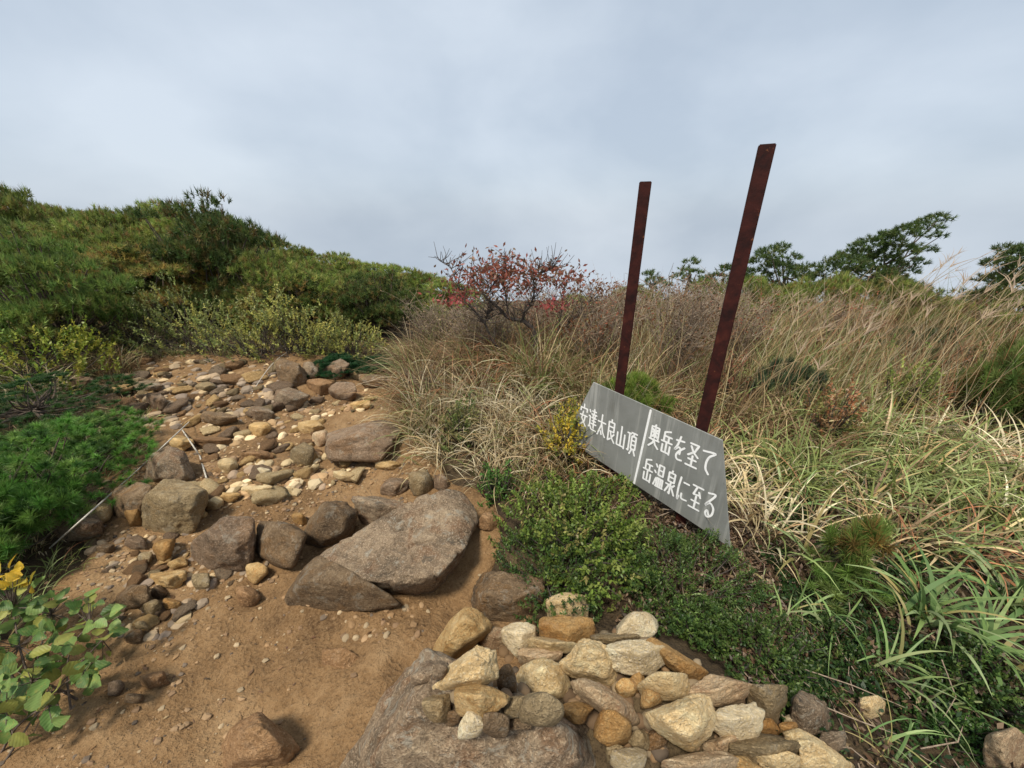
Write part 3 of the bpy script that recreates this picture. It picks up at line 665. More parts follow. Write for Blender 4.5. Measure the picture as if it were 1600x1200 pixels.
sign = thing('trail_sign', 'grey trail sign board with white Japanese lettering on two red brown posts', 'sign', (float((P1 + P2)[0] / 2), float((P1 + P2)[1] / 2), 0))
so = np.array(sign.location)
bd = np.array([*(P2 - P1), 0]); bd /= np.linalg.norm(bd); bn = np.array([bd[1], -bd[0], 0])
if bn[1] > 0: bn = -bn                                              # board normal towards the viewer's side
def bevel_box(sx, sy, z0, z1, bev):
    bm = bmesh.new(); bmesh.ops.create_cube(bm, size=1)
    for q in bm.verts: q.co = Vector((q.co.x * sx, q.co.y * sy, z0 + (q.co.z + .5) * (z1 - z0)))
    bmesh.ops.bevel(bm, geom=bm.edges[:], offset=bev, segments=2, affect='EDGES'); me = bpy.data.meshes.new('post'); bm.to_mesh(me); bm.free(); return me
tops = (at_y(1008, 284, P1[1])[2], at_y(1200, 226, P2[1])[2])
ang = math.atan2(bd[1], bd[0])
for P, zt, rz in ((P1, tops[0], .28), (P2, tops[1], .47)):
    me = bevel_box(.052, .04, -.25, zt, .003); o = link('post', me, m_post, sign, (P[0] - so[0], P[1] - so[1], 0)); o.rotation_euler = (0, 0, -rz)
pb = np.array([*((P1 + P2) / 2), 0]) + bn * .042                     # point on the board's front plane
def on_board(px, py):
    d = ray(px, py); t = np.dot(bn, pb - CAM) / np.dot(bn, d); return CAM + d * t
def uv(P): return np.array([np.dot(P - pb, bd), P[2]])
corners = [uv(on_board(*c)) for c in ((927, 597), (1129, 688), (1141, 856), (882, 684))]
def bpt(q, off=0.0): return pb + bd * q[0] + np.array([0, 0, q[1]]) + bn * off
cb = bpt(np.mean(corners, 0), -.003)
bm = bmesh.new()
fr = [bm.verts.new(Vector(bpt(q, 0) - cb)) for q in corners]; bk = [bm.verts.new(Vector(bpt(q, -.006) - cb)) for q in corners]
bm.faces.new(fr); bm.faces.new(bk[::-1])
for i in range(4): bm.faces.new((fr[i], bk[i], bk[(i + 1) % 4], fr[(i + 1) % 4]))
bmesh.ops.recalc_face_normals(bm, faces=bm.faces[:]); bmesh.ops.bevel(bm, geom=bm.edges[:], offset=.0012, segments=1, affect='EDGES')
me = bpy.data.meshes.new('board'); bm.to_mesh(me); bm.free()
board = link('board', me, m_board, sign, tuple(cb - so))
GL = {
 'an': [[(.5, 0), (.5, .14)], [(.1, .17), (.08, .32)], [(.1, .18), (.92, .18), (.88, .32)], [(.42, .34), (.26, .66), (.8, 1)], [(.72, .5), (.6, .78), (.12, 1)], [(.04, .52), (.96, .52)]],
 'da': [[(.66, 0), (.66, .26)], [(.42, .1), (.9, .1)], [(.34, .24), (.98, .24)], [(.52, .28), (.56, .37)], [(.8, .28), (.76, .37)], [(.4, .4), (.94, .4)], [(.44, .54), (.9, .54)], [(.34, .68), (.98, .68)], [(.66, .4), (.66, .86)], [(.1, .08), (.2, .18)], [(.04, .36), (.2, .36), (.18, .75), (.04, .86)], [(.18, .76), (.4, .94), (1, .96)]],
 'ta': [[(.04, .36), (.96, .36)], [(.5, .02), (.46, .5), (.05, .98)], [(.5, .42), (.68, .78), (.97, .98)], [(.42, .76), (.54, .92)]],
 'ra': [[(.5, 0), (.5, .1)], [(.2, .12), (.82, .12), (.82, .52), (.2, .52)], [(.2, .12), (.2, .95), (.5, .84)], [(.2, .32), (.82, .32)], [(.45, .55), (.6, .78), (.97, .98)], [(.88, .6), (.66, .74)]],
 'san': [[(.5, .05), (.5, .88)], [(.1, .35), (.1, .9), (.9, .9)], [(.9, .35), (.9, .96)]],
 'cho': [[(.02, .12), (.4, .12)], [(.24, .12), (.24, .86), (.1, .84)], [(.44, .06), (1, .06)], [(.7, .06), (.66, .2)], [(.5, .2), (.94, .2), (.94, .74), (.5, .74), (.5, .2)], [(.5, .38), (.94, .38)], [(.5, .56), (.94, .56)], [(.6, .78), (.42, .98)], [(.82, .78), (1, .98)]],
 'oku': [[(.5, 0), (.44, .08)], [(.16, .62), (.16, .1), (.84, .1), (.84, .62)], [(.28, .34), (.72, .34)], [(.5, .16), (.5, .56)], [(.3, .2), (.38, .28)], [(.7, .2), (.62, .28)], [(.46, .38), (.3, .54)], [(.54, .38), (.7, .54)], [(.03, .66), (.97, .66)], [(.5, .62), (.42, .8), (.05, 1)], [(.52, .68), (.66, .86), (.97, 1)]],
 'dake': [[(.72, .02), (.22, .1)], [(.22, .1), (.22, .5)], [(.22, .26), (.9, .26)], [(.64, .26), (.64, .5)], [(.02, .5), (.98, .5)], [(.5, .52), (.5, .94)], [(.16, .64), (.16, .96), (.84, .96)], [(.84, .64), (.84, 1)]],
 'wo': [[(.14, .2), (.8, .16)], [(.46, 0), (.3, .38), (.12, .6), (.4, .46), (.58, .52), (.58, .74)], [(.9, .4), (.5, .62), (.32, .82), (.46, .97), (.84, .96)]],
 'he': [[(.15, .06), (.82, .06), (.6, .34), (.1, .56)], [(.24, .16), (.5, .38), (.92, .54)], [(.18, .7), (.84, .7)], [(.5, .54), (.5, .96)], [(.04, .97), (.97, .97)]],
 'te': [[(.05, .12), (.95, .06), (.6, .26), (.45, .5), (.5, .78), (.78, .96)]],
 'on': [[(.06, .06), (.2, .16)], [(0, .34), (.14, .42)], [(.04, .95), (.24, .62)], [(.4, .04), (.86, .04), (.86, .46), (.4, .46), (.4, .04)], [(.4, .25), (.86, .25)], [(.34, .6), (.34, .95)], [(.34, .6), (.92, .6), (.92, .95)], [(.53, .6), (.53, .95)], [(.73, .6), (.73, .95)], [(.24, .96), (1, .96)]],
 'sen': [[(.5, 0), (.44, .08)], [(.22, .1), (.78, .1), (.78, .46), (.22, .46), (.22, .1)], [(.22, .28), (.78, .28)], [(.5, .46), (.5, .97), (.4, .92)], [(.06, .6), (.38, .6), (.06, .94)], [(.86, .54), (.62, .68)], [(.56, .62), (.96, .96)]],
 'ni': [[(.14, .04), (.06, .5), (.12, .96), (.2, .8)], [(.45, .2), (.92, .2)], [(.42, .66), (.48, .86), (.95, .86)]],
 'ita': [[(.06, .08), (.94, .08)], [(.44, .1), (.22, .42), (.8, .38)], [(.66, .26), (.84, .46)], [(.16, .68), (.84, .68)], [(.5, .46), (.5, .95)], [(.03, .96), (.97, .96)]],
 'ru': [[(.2, .08), (.76, .06), (.16, .56), (.5, .42), (.84, .58), (.82, .84), (.5, .98), (.3, .86), (.42, .74), (.6, .9)]],
}
KANA = ('wo', 'te', 'ni', 'ru')
def ribbon(P, w, off):
    """flat brush stroke with round ends on the board plane"""
    P = np.asarray(P, float); T = np.gradient(P, axis=0) if len(P) > 2 else np.repeat((P[1:] - P[:1]), 2, 0)
    T = unit(T); S_ = np.stack([-T[:, 1], T[:, 0]], 1); a, c = P[0] - T[0] * w * .35, P[-1] + T[-1] * w * .35
    Q = np.vstack([a, P, c]); SS = np.vstack([S_[0] * .55, S_, S_[-1] * .55])
    L_, R_ = Q + SS * w / 2, Q - SS * w / 2; k = len(Q)
    return np.vstack([L_, R_]), np.array([[i, i + 1, k + i + 1, k + i] for i in range(k - 1)])
def glyph(key, c, gw, gh, sw):
    mb = MB(); q = 0
    for s_ in GL[key]:
        P = np.array(s_)
        segs = [crom(P, 7)] if key in KANA and len(P) > 2 else [P[i:i + 2] for i in range(len(P) - 1)]
        for P in segs:
            P = np.stack([c[0] + (P[:, 0] - .5) * gw, c[1] - (P[:, 1] - .5) * gh], 1)
            V2, F = ribbon(P, sw, 0); off = .0012 + .00006 * q; q += 1
            mb.add(np.array([bpt(x_, off) - cb for x_ in V2]), F)
    link('painted_character', mb.mesh('painted_character', False), m_white, board)
def row(keys, pa, pb_, hpx_a, hpx_b, wf=.9):
    A, B = uv(on_board(*pa)), uv(on_board(*pb_)); n_ = len(keys); pitch = np.linalg.norm(B - A) / (n_ - 1)
    ha = abs(uv(on_board(pa[0], pa[1] - hpx_a / 2))[1] - uv(on_board(pa[0], pa[1] + hpx_a / 2))[1])
    hb = abs(uv(on_board(pb_[0], pb_[1] - hpx_b / 2))[1] - uv(on_board(pb_[0], pb_[1] + hpx_b / 2))[1])
    gh = (ha + hb) / 2
    for i, k_ in enumerate(keys):
        c = A + (B - A) * i / (n_ - 1); glyph(k_, c, pitch * wf, gh, min(pitch, gh) * .15)
row(('an', 'da', 'ta', 'ra', 'san', 'cho'), (912.5, 648), (986.5, 692), 34, 38, .86)
row(('oku', 'dake', 'wo', 'he', 'te'), (1023, 681.5), (1105, 722), 36, 42, .86)
row(('dake', 'on', 'sen', 'ni', 'ita', 'ru'), (1012.5, 734), (1109, 789), 37, 44, .84)
A, B = uv(on_board(1017, 641)), uv(on_board(991, 755)); V2, F = ribbon([A, B], .012, 0)
link('divider_line', np_mesh('divider_line', np.array([bpt(x_, .0011) - cb for x_ in V2]), F, smooth=False), m_white, board)

# ------------------------------------------------------------------ vegetation generators
def pine_mesh(seed, n_clump, tufts, nn, L, W, pal, pw, flat=.45, dome=True, clump_r=(.22, .42), centres=None, ball=.9):
    """needle crown: clumps of shoots, each shoot a brush of needles. unit: radius ~1, height ~1"""
    r_ = np.random.default_rng(seed); mb = MB()
    if centres is None:
        cs = []
        for i in range(n_clump):
            a = r_.uniform(0, 6.283); rr = math.sqrt(r_.uniform(0, 1)) * .85; top = math.sqrt(max(0, 1 - rr * rr * .9))
            cs.append((rr * math.cos(a), rr * math.sin(a), top * r_.uniform(.35, .95), r_.uniform(*clump_r)))
        cs[0] = (0, 0, .85, clump_r[1])
        for i in range(10 if n_clump > 20 else 0):
            a = r_.uniform(0, 6.283); rr = r_.uniform(0, .8); cs.append((rr * math.cos(a), rr * math.sin(a), math.sqrt(max(.05, 1 - rr * rr)) * r_.uniform(.95, 1.05), r_.uniform(.07, .13)))
    else: cs = centres
    for cx, cy, cz, cr in cs:
        m = max(6, int(tufts * (cr / .3) ** 2)); d = rdirs(m, r_); d[:, 2] = np.abs(d[:, 2]) * 1.0 - .18
        base = np.array([cx, cy, cz]) + d * np.array([1, 1, flat]) * cr * r_.uniform(.55, 1.0, (m, 1))
        ax = unit(d * np.array([1, 1, .5]) + np.array([0, 0, .9]) + r_.normal(size=(m, 3)) * .25)
        tcol = pick(pal, pw, m, r_, .38)
        pos = np.repeat(base, nn, 0) + np.repeat(ax, nn, 0) * r_.uniform(0, 1.0, (m * nn, 1)) * L * .6
        nd = unit(np.repeat(ax, nn, 0) * .8 + rdirs(m * nn, r_) * ball)
        mb.add(*needles(pos, nd, L * r_.uniform(.7, 1.1, m * nn), W, np.repeat(tcol, nn, 0) * r_.uniform(.8, 1.2, (m * nn, 1))))
    return mb.mesh('crown'), cs
def trunk_mesh(cs, seed, r0=.035, lean=(0, 0), base=(0, 0, -.05)):
    r_ = np.random.default_rng(seed); mb = MB(); base = np.array(base)
    ctr = np.array([lean[0], lean[1], .35])
    mb.add(*tube(crom([base, base * .4 + ctr * .5 + r_.normal(size=3) * .03, ctr], 4), np.linspace(r0, r0 * .6, 9), 6))
    for cx, cy, cz, cr in cs:
        e = np.array([cx, cy, cz]); s_ = base + (ctr - base) * r_.uniform(.3, 1.0); mid = (s_ + e) / 2 + np.array([0, 0, -.08]) + r_.normal(size=3) * .05
        mb.add(*tube(crom([s_, mid, e], 4), np.linspace(r0 * .5, r0 * .15, 9), 4))
    return mb.mesh('trunk')
PG = [(0.182, 0.247, 0.052), (0.255, 0.309, 0.067), (0.337, 0.344, 0.095), (0.301, 0.212, 0.076), (0.119, 0.159, 0.048)]
PW = [.35, .3, .12, .13, .1]
def pine_proto(seed, label, group, tufts=44, nn=18, L=.085, W=.011, pal=PG, pw=PW, n=26, **k):
    t = thing('pine_shrub', label, 'pine', (0, 0, -50), group)
    cm, cs = pine_mesh(seed, n, tufts, nn, L, W, pal, pw, **k); link('crown', cm, M_NEEDLE, t); link('trunk', trunk_mesh(cs, seed), M_PINEBARK, t)
    return t
SKY_X = [-200, 0, 8, 40, 90, 140, 190, 235, 290, 350, 380, 430, 475, 520, 570, 620, 660, 700]
SKY_Y = [280, 285, 305, 315, 325, 332, 328, 318, 312, 345, 375, 375, 392, 398, 412, 415, 430, 442]
HILL = 'dwarf pines covering the hillside'
HLAB = 'green dwarf pine growing in the thicket on the left hillside'
protos = [pine_proto(300 + k, HLAB, HILL) for k in range(5)]
brown_pal = [(.24, .21, .055), (.30, .22, .06), (.17, .22, .05), (.25, .15, .05)]
used = [False] * 5
def place(k, loc, sc, label=None, group=None, rot=None):
    rot = random.uniform(0, 6.28) if rot is None else rot
    if not used[k]:
        o = protos[k]; used[k] = True; o.location = loc; o.rotation_euler = (0, 0, rot); o.scale = sc
        if label: o['label'] = label
        if group: o['group'] = group
        return o
    return dup(protos[k], loc, rot, sc, label, group)
# skyline pines then the ones in front of them
cnt = 0; ORD = 'first second third fourth fifth sixth seventh eighth ninth tenth eleventh twelfth thirteenth fourteenth fifteenth sixteenth'.split()
for px0, ydep in [(-60, 8), (5, 7.2), (60, 9), (105, 9.5), (150, 9), (195, 8.5), (240, 9), (345, 9), (385, 9.5), (430, 10), (470, 10.5), (515, 10), (565, 10.5), (610, 9.5), (650, 9), (690, 8)]:
    top = at_y(px0, np.interp(px0, SKY_X, SKY_Y), ydep); g = float(height(top[0], top[1])); hgt = max(.5, top[2] - g)
    r_ = random.uniform(.75, 1.05); place(cnt % 5, (top[0], top[1], g), (r_, r_, hgt * .97), f'{ORD[cnt]} pine from the left along the left hand skyline'); cnt += 1
for i in range(46):
    for _ in range(30):
        x, y = random.uniform(-11, -1.6), random.uniform(5.4, 9.5)
        col_px = 800 + FPX * x / (y * math.cos(PITCH) + .5)
        if -120 < col_px < 690: break
    px0 = col_px; top = at_y(px0, np.interp(px0, SKY_X, SKY_Y) + 8, y); g = float(height(x, y)); hgt = min(random.uniform(.75, 1.35), (top[2] - g) * random.uniform(.75, .97))
    r_ = random.uniform(.6, 1.0); place(cnt % 5, (x, y, g), (r_, r_, max(.4, hgt)), HLAB); cnt += 1
# the dark big pine with brownish lower branches
def big_pine(name_label, px, ytop, ydep, rad, seed, pal, pw, n=60, tufts=58):
    top = at_y(px, ytop, ydep); g = float(height(top[0], top[1])); t = thing('pine_tree', name_label, 'pine', (top[0], top[1], g))
    cm, cs = pine_mesh(seed, n, tufts, 18, .065, .0095, pal, pw, flat=.32, clump_r=(.16, .34)); c = link('crown', cm, M_NEEDLE, t); tr = link('trunk', trunk_mesh(cs, seed, .04), M_PINEBARK, t)
    t.scale = (rad, rad, top[2] - g); return t
big_pine('dark bushy pine standing highest above the thicket at left', 295, 308, 6.2, 1.15, 41, [(.085, .135, .036), (.13, .17, .045), (.20, .15, .05)], [.45, .3, .25])
big_pine('brownish spreading pine below and left of the highest dark pine', 175, 385, 5.4, 1.1, 42, brown_pal, [.3, .25, .3, .15])
big_pine('dark low pine at the right end of the thicket behind the path', 590, 425, 5.6, .8, 43, [(.10, .15, .04), (.15, .185, .048), (.21, .16, .05)], [.5, .3, .2])
big_pine('green pine at the far left edge above the yellow shrub', 15, 365, 4.0, .75, 44, [(.14, .22, .05), (.21, .28, .065), (.17, .17, .05)], [.5, .3, .2])
big_pine('brown tinged pine right of the highest dark pine', 455, 430, 5.4, .85, 45, brown_pal + [(.06, .10, .02)], [.2, .15, .2, .1, .35])

# near green pine on the left
def near_pine(label, cx, cy, pxr, seed, hgt, pal, pw, ctufts=13, needle=.046, ncl=46):
    P, t = ground_hit(cx, cy); rad = pxr * t / FPX; th = thing('pine_shrub', label, 'pine', tuple(P))
    cm, cs = pine_mesh(seed, ncl, ctufts, 72, needle / rad, .0038 / rad, pal, pw, flat=.6, clump_r=(.16, .34), ball=1.05); link('crown', cm, M_NEEDLE, th); link('trunk', trunk_mesh(cs, seed), M_PINEBARK, th)
    th.scale = (rad, rad, hgt); return th
near_pal = [(0.094, 0.218, 0.035), (0.140, 0.265, 0.049), (0.203, 0.312, 0.077), (0.055, 0.125, 0.028)]
near_pine('bright green dwarf pine with soft needles at the left edge', 40, 815, 165, 51, .50, near_pal, [.4, .3, .12, .18])
near_pine('bright green pine sprays lowest at the left edge above the broad leaves', 15, 885, 95, 62, .40, near_pal, [.4, .3, .15, .15])
near_pine('green dwarf pine tongue reaching the rubble at left', 130, 735, 105, 52, .34, near_pal, [.4, .3, .12, .18])
near_pine('dark green creeping pine behind the rusty stone at left', 60, 655, 130, 53, .30, [(.03, .09, .02), (.05, .12, .025), (.07, .10, .03)], [.4, .4, .2])
near_pine('low green creeping pine at the end of the path', 525, 580, 42, 54, .16, [(.02, .075, .025), (.03, .10, .03)], [.6, .4], 12)
near_pine('second low creeping pine right of the ledge boulder', 590, 578, 40, 55, .15, [(.02, .075, .025), (.03, .10, .03)], [.6, .4], 12)
near_pine('small pine seedling in the grass right of the sign board', 1325, 905, 42, 56, .24, [(.15, .24, .05), (.21, .27, .07), (.25, .16, .05)], [.5, .3, .2], 9, .05, 6)
near_pine('low pine sprays in front of the seedling at right', 1335, 935, 75, 57, .10, [(.14, .23, .05), (.19, .26, .06)], [.5, .5], 9, .05, 7)
near_pine('green pine behind the tall grass at the right edge', 1590, 690, 75, 58, .75, [(.14, .21, .05), (.20, .25, .07), (.19, .15, .05)], [.5, .3, .2], 13, .06)
near_pine('bright green small pine behind the left post', 985, 660, 50, 59, .34, [(.17, .27, .045), (.23, .31, .06)], [.5, .5], 13, .045)
near_pine('dark bluish conifer in the grass right of the tall post', 1205, 640, 55, 60, .42, [(.06, .10, .05), (.09, .13, .065)], [.5, .5], 9, .05, 18)
near_pine('dark conifer clump deep in the grass at right', 1420, 590, 75, 61, .5, [(.07, .11, .045), (.10, .14, .05)], [.5, .5], 9, .055, 18)

# windswept pines on the right skyline
def swept_pine(label, clumps, ydep, seed, base_px, pal=((.062, .105, .028), (.095, .14, .036), (.14, .17, .052))):
    r_ = np.random.default_rng(seed); bp = at_y(base_px[0], base_px[1], ydep); g = float(height(bp[0], ydep)); o0 = np.array([bp[0], ydep, g]); cs = []
    for px, py, pr in clumps:
        p = at_y(px, py, ydep + r_.uniform(-.35, .35)) - o0; cs.append((*p, pr * ydep / FPX * r_.uniform(.95, 1.2)))
    th = thing('windswept_pine', label, 'pine', tuple(o0), 'windswept pines on the right skyline')
    cm, _ = pine_mesh(seed, 0, 140, 18, .058, .0085, pal, [.45, .35, .2], flat=.62, centres=cs); link('crown', cm, M_NEEDLE, th)
    mb = MB(); ce = np.array([c[:3] for c in cs]); top = ce.mean(0)
    mb.add(*tube(crom([(0, 0, -.1), top * .5 + np.array([-.08, 0, 0]), top], 5), np.linspace(.04, .02, 11), 6))
    for e in ce:
        s_ = top * r_.uniform(.55, 1.0); mb.add(*tube(crom([s_, (s_ + e) / 2 + np.array([0, 0, -.05]), e], 4), np.linspace(.016, .005, 9), 5))
    link('trunk', mb.mesh('trunk'), M_PINEBARK, th)
swept_pine('tall windswept pine on the skyline between grass plumes at right', [(1465, 345, 14), (1440, 358, 20), (1415, 368, 24), (1385, 378, 24), (1360, 385, 26), (1340, 402, 26), (1320, 415, 28), (1300, 425, 22), (1375, 410, 26), (1405, 395, 24), (1440, 392, 14), (1465, 372, 10), (1410, 425, 20), (1355, 432, 30), (1430, 412, 14), (1390, 440, 24), (1330, 455, 34), (1370, 462, 36), (1410, 460, 34), (1300, 458, 30)], 5.6, 71, (1370, 520))
swept_pine('shorter windswept pine right of the tall post', [(1222, 388, 14), (1205, 398, 20), (1190, 412, 24), (1215, 420, 24), (1240, 432, 22), (1265, 420, 14), (1180, 432, 22), (1235, 405, 12), (1275, 440, 22), (1300, 452, 26), (1250, 455, 26), (1200, 455, 30), (1165, 455, 26), (1225, 470, 34)], 5.8, 72, (1230, 520))
swept_pine('pine cut by the right edge behind the grass plumes', [(1572, 392, 14), (1585, 410, 24), (1560, 415, 20), (1600, 395, 24), (1555, 440, 22), (1580, 445, 28), (1600, 430, 30), (1545, 465, 20), (1570, 470, 26), (1530, 470, 12), (1610, 465, 30)], 4.6, 73, (1585, 560))
swept_pine('small pine top between the two posts', [(1078, 412, 12), (1072, 425, 11), (1088, 428, 9), (1060, 436, 10), (1095, 440, 12)], 5.5, 74, (1078, 500))
swept_pine('dark pine sprig right beside the left post', [(1015, 432, 12), (1022, 442, 13), (1035, 448, 12), (1010, 452, 12)], 5.5, 75, (1018, 500))
swept_pine('low pine behind the tall post', [(1140, 425, 16), (1120, 436, 14), (1155, 440, 20), (1105, 445, 10)], 5.9, 76, (1140, 500))

for i, (px0, py0, yd) in enumerate([(905, 462, 5.6), (1000, 448, 5.4), (1110, 438, 5.3), (1180, 430, 5.2), (1255, 440, 5.2), (1320, 428, 5.0), (1390, 434, 5.1), (1450, 452, 4.7), (1500, 466, 4.5), (1560, 450, 4.4), (1620, 455, 4.4)]):
    top = at_y(px0, py0, yd); g = float(height(top[0], yd)); place(i % 5, (top[0], yd, g), (.62, .5, max(.3, top[2] - g) * .95), f'{ORD[i]} low pine from the left showing behind the right hand grass', 'low pines behind the right hand grass')
# leafy shrubs
def leaf_shrub(name, label, cx, cy, pxr, hgt, seed, pal, pw, n=2600, L=.03, W=.018, sprig=True, cat='shrub', group=None, lift=0.0, pos=None, ry=1.0):
    r_ = np.random.default_rng(seed)
    if pos is None: P, t = ground_hit(cx, cy); rad = pxr * t / FPX
    else: P, rad = np.array(pos, float), pxr
    th = thing(name, label, cat, tuple(P), group); mb = MB(); tw = MB()
    ns = max(20, n // 14); a = r_.uniform(0, 6.283, ns); rr = np.sqrt(r_.uniform(0, 1, ns)) * (1 + .18 * np.sin(a * 3 + seed) + .1 * np.sin(a * 5 + seed * 2))
    bump = .72 + .45 * fbm(np.stack([rr * np.cos(a) * 3, rr * np.sin(a) * 3, np.full(ns, seed * 1.7)], 1), seed, 2)
    ztop = np.sqrt(np.clip(1 - (rr / 1.3) ** 2, .02, 1)) * hgt * bump
    tip = np.stack([rr * np.cos(a) * rad, rr * np.sin(a) * rad * ry, ztop], 1)
    low = r_.random(ns) < .35; tip[low, 2] *= r_.uniform(.25, .8, low.sum())
    gz = height(P[0] + tip[:, 0], P[1] + tip[:, 1]) - P[2]; tip[:, 2] += np.clip(gz, -.5, .5)
    out = unit(np.stack([np.cos(a) * rr * .7, np.sin(a) * rr * .7, np.full(ns, .9)], 1) + r_.normal(size=(ns, 3)) * .22)
    slen = r_.uniform(.6, 1.1, ns) * L * 4.2; m = 14
    s_ = np.tile(np.linspace(.05, 1, m), ns)
    pos_ = np.repeat(tip, m, 0) - np.repeat(out, m, 0) * (np.repeat(slen, m) * (1 - s_))[:, None]
    ld = unit(np.repeat(out, m, 0) * .7 + rdirs(ns * m, r_) * .9 + np.array([0, 0, .15])); up = unit(np.array([0, 0, 1.0]) + r_.normal(size=(ns * m, 3)) * .5)
    c = np.repeat(pick(pal, pw, ns, r_, .22), m, 0) * r_.uniform(.8, 1.25, (ns * m, 1))
    mb.add(*leaf_quads(pos_, ld, up, L * r_.uniform(.6, 1.1, ns * m), W * r_.uniform(.7, 1.1, ns * m), c, fold=.12))
    link('foliage', mb.mesh('foliage'), M_LEAF, th)
    for i in r_.choice(ns, min(ns, 60), replace=False):
        b0 = np.array([r_.normal() * rad * .15, r_.normal() * rad * .15 * ry, -.03]); e = tip[i]
        tw.add(*tube(crom([b0, (b0 + e) / 2 + np.array([0, 0, -.02]), e], 3), np.linspace(.006, .0018, 7), 4))
    link('stems', tw.mesh('stems'), M_BARK, th); return th
EV = [(0.129, 0.198, 0.037), (0.198, 0.267, 0.049), (0.267, 0.327, 0.074), (0.301, 0.275, 0.090)]
DK = [(0.043, 0.085, 0.022), (0.079, 0.133, 0.030), (0.122, 0.185, 0.043)]
leaf_shrub('evergreen_shrub', 'round leaved yellowish green shrub in front of the left post', 905, 850, 118, .30, 81, EV, [.45, .3, .17, .08], 9000, .022, .012)
leaf_shrub('evergreen_shrub', 'dark fine leaved shrub between the brown boulder and the sign', 870, 905, 92, .20, 82, DK, [.4, .4, .2], 9000, .016, .006)
leaf_shrub('evergreen_shrub', 'dark green heath shrub below the right half of the board', 1055, 930, 110, .22, 83, DK + [(.07, .115, .025)], [.3, .3, .25, .15], 12000, .016, .006)
leaf_shrub('evergreen_shrub', 'deep green low shrub right of the long orange brown stone', 1180, 1030, 95, .15, 84, DK, [.3, .4, .3], 8000, .014, .007)
leaf_shrub('evergreen_shrub', 'small dark shrub above the lone pale stone', 1290, 1010, 60, .10, 85, DK + [(.09, .06, .03)], [.3, .3, .2, .2], 3500, .014, .007)
leaf_shrub('evergreen_shrub', 'low bright mossy green patch beside the lone pale stone', 1460, 1130, 55, .07, 86, [(.04, .09, .02), (.06, .12, .025)], [.5, .5], 3500, .012, .006)
leaf_shrub('evergreen_shrub', 'dark leafy shrub in the lower right below the sedge clumps', 1530, 1085, 80, .14, 87, DK + [(.10, .075, .04)], [.3, .3, .2, .2], 5000, .016, .009)
leaf_shrub('evergreen_shrub', 'small green shrub right of the white dome stone', 1085, 985, 60, .12, 88, DK + [(.06, .10, .02)], [.3, .3, .2, .2], 4000, .014, .006)
leaf_shrub('yellow_shrub', 'yellow leaved shrub left behind the sign board', 884, 715, 46, .40, 89, [(.44, .34, .035), (.32, .28, .05), (.20, .22, .05)], [.45, .3, .25], 2200, .024, .014)
leaf_shrub('green_shrub', 'bright green sprout in the dry grass above the evergreen shrub', 775, 775, 30, .22, 90, [(.06, .15, .025), (.09, .19, .035)], [.5, .5], 1000, .024, .012)
leaf_shrub('yellow_green_shrub', 'yellow green leafy shrub at the far left above the creeping pine', 60, 595, 115, .78, 91, [(.24, .28, .04), (.32, .32, .05), (.15, .22, .04)], [.4, .3, .3], 5600, .04, .02)
for i, (cx, cy, r_, h_, pal_, lb_) in enumerate([
    (1285, 690, 44, .50, [(.34, .15, .07), (.26, .15, .07), (.20, .20, .06)], 'rusty leaved bush in the grass right of the bluish conifer'),
    (1395, 660, 40, .58, [(.20, .26, .06), (.28, .30, .08)], 'light green bush in the tall grass below the tall windswept pine'),
    (1130, 640, 34, .55, [(.32, .13, .08), (.24, .14, .07)], 'rusty bush directly behind the tall post'),
    (1500, 650, 44, .62, [(.30, .13, .07), (.22, .13, .06), (.18, .19, .06)], 'dark rusty bush in the grass near the right edge'),
    (1330, 600, 46, .62, [(.14, .20, .05), (.22, .25, .07)], 'green bush behind the rusty bush in the grass'),
    (720, 690, 36, .34, [(.16, .21, .06), (.24, .22, .08)], 'olive sprig on the left flank of the grassy hummock')]):
    leaf_shrub('grass_bush', lb_, cx, cy, r_, h_, 140 + i, pal_, [1] * len(pal_), 1500, .03, .014, group='bushes standing in the grass')
AZ = [(.23, .27, .08), (.32, .345, .11), (.42, .40, .10), (.16, .19, .065)]
for i, (cx, cy, r_, h_, w) in enumerate([(225, 550, 80, .72, 'leftmost'), (320, 548, 80, .85, 'second from the left'), (405, 556, 70, .85, 'third from the left'), (470, 552, 66, .80, 'fourth from the left'), (550, 558, 62, .58, 'rightmost')]):
    leaf_shrub('azalea_shrub', f'pale green azalea shrub, {w} in the row behind the rubble', cx, cy, r_, h_, 100 + i, AZ, ([.3, .3, .1, .3], [.3, .3, .1, .3], [.2, .3, .4, .1], [.1, .2, .6, .1], [.2, .2, .5, .1])[i], 3800, .034, .016, group='azalea shrubs behind the rubble')
leaf_shrub('azalea_shrub', 'olive shrub at the left end behind the rubble beside dry grass', 145, 560, 70, .45, 108, [(.10, .12, .04), (.16, .16, .06), (.20, .15, .06)], [.4, .3, .3], 2600, .034, .016)

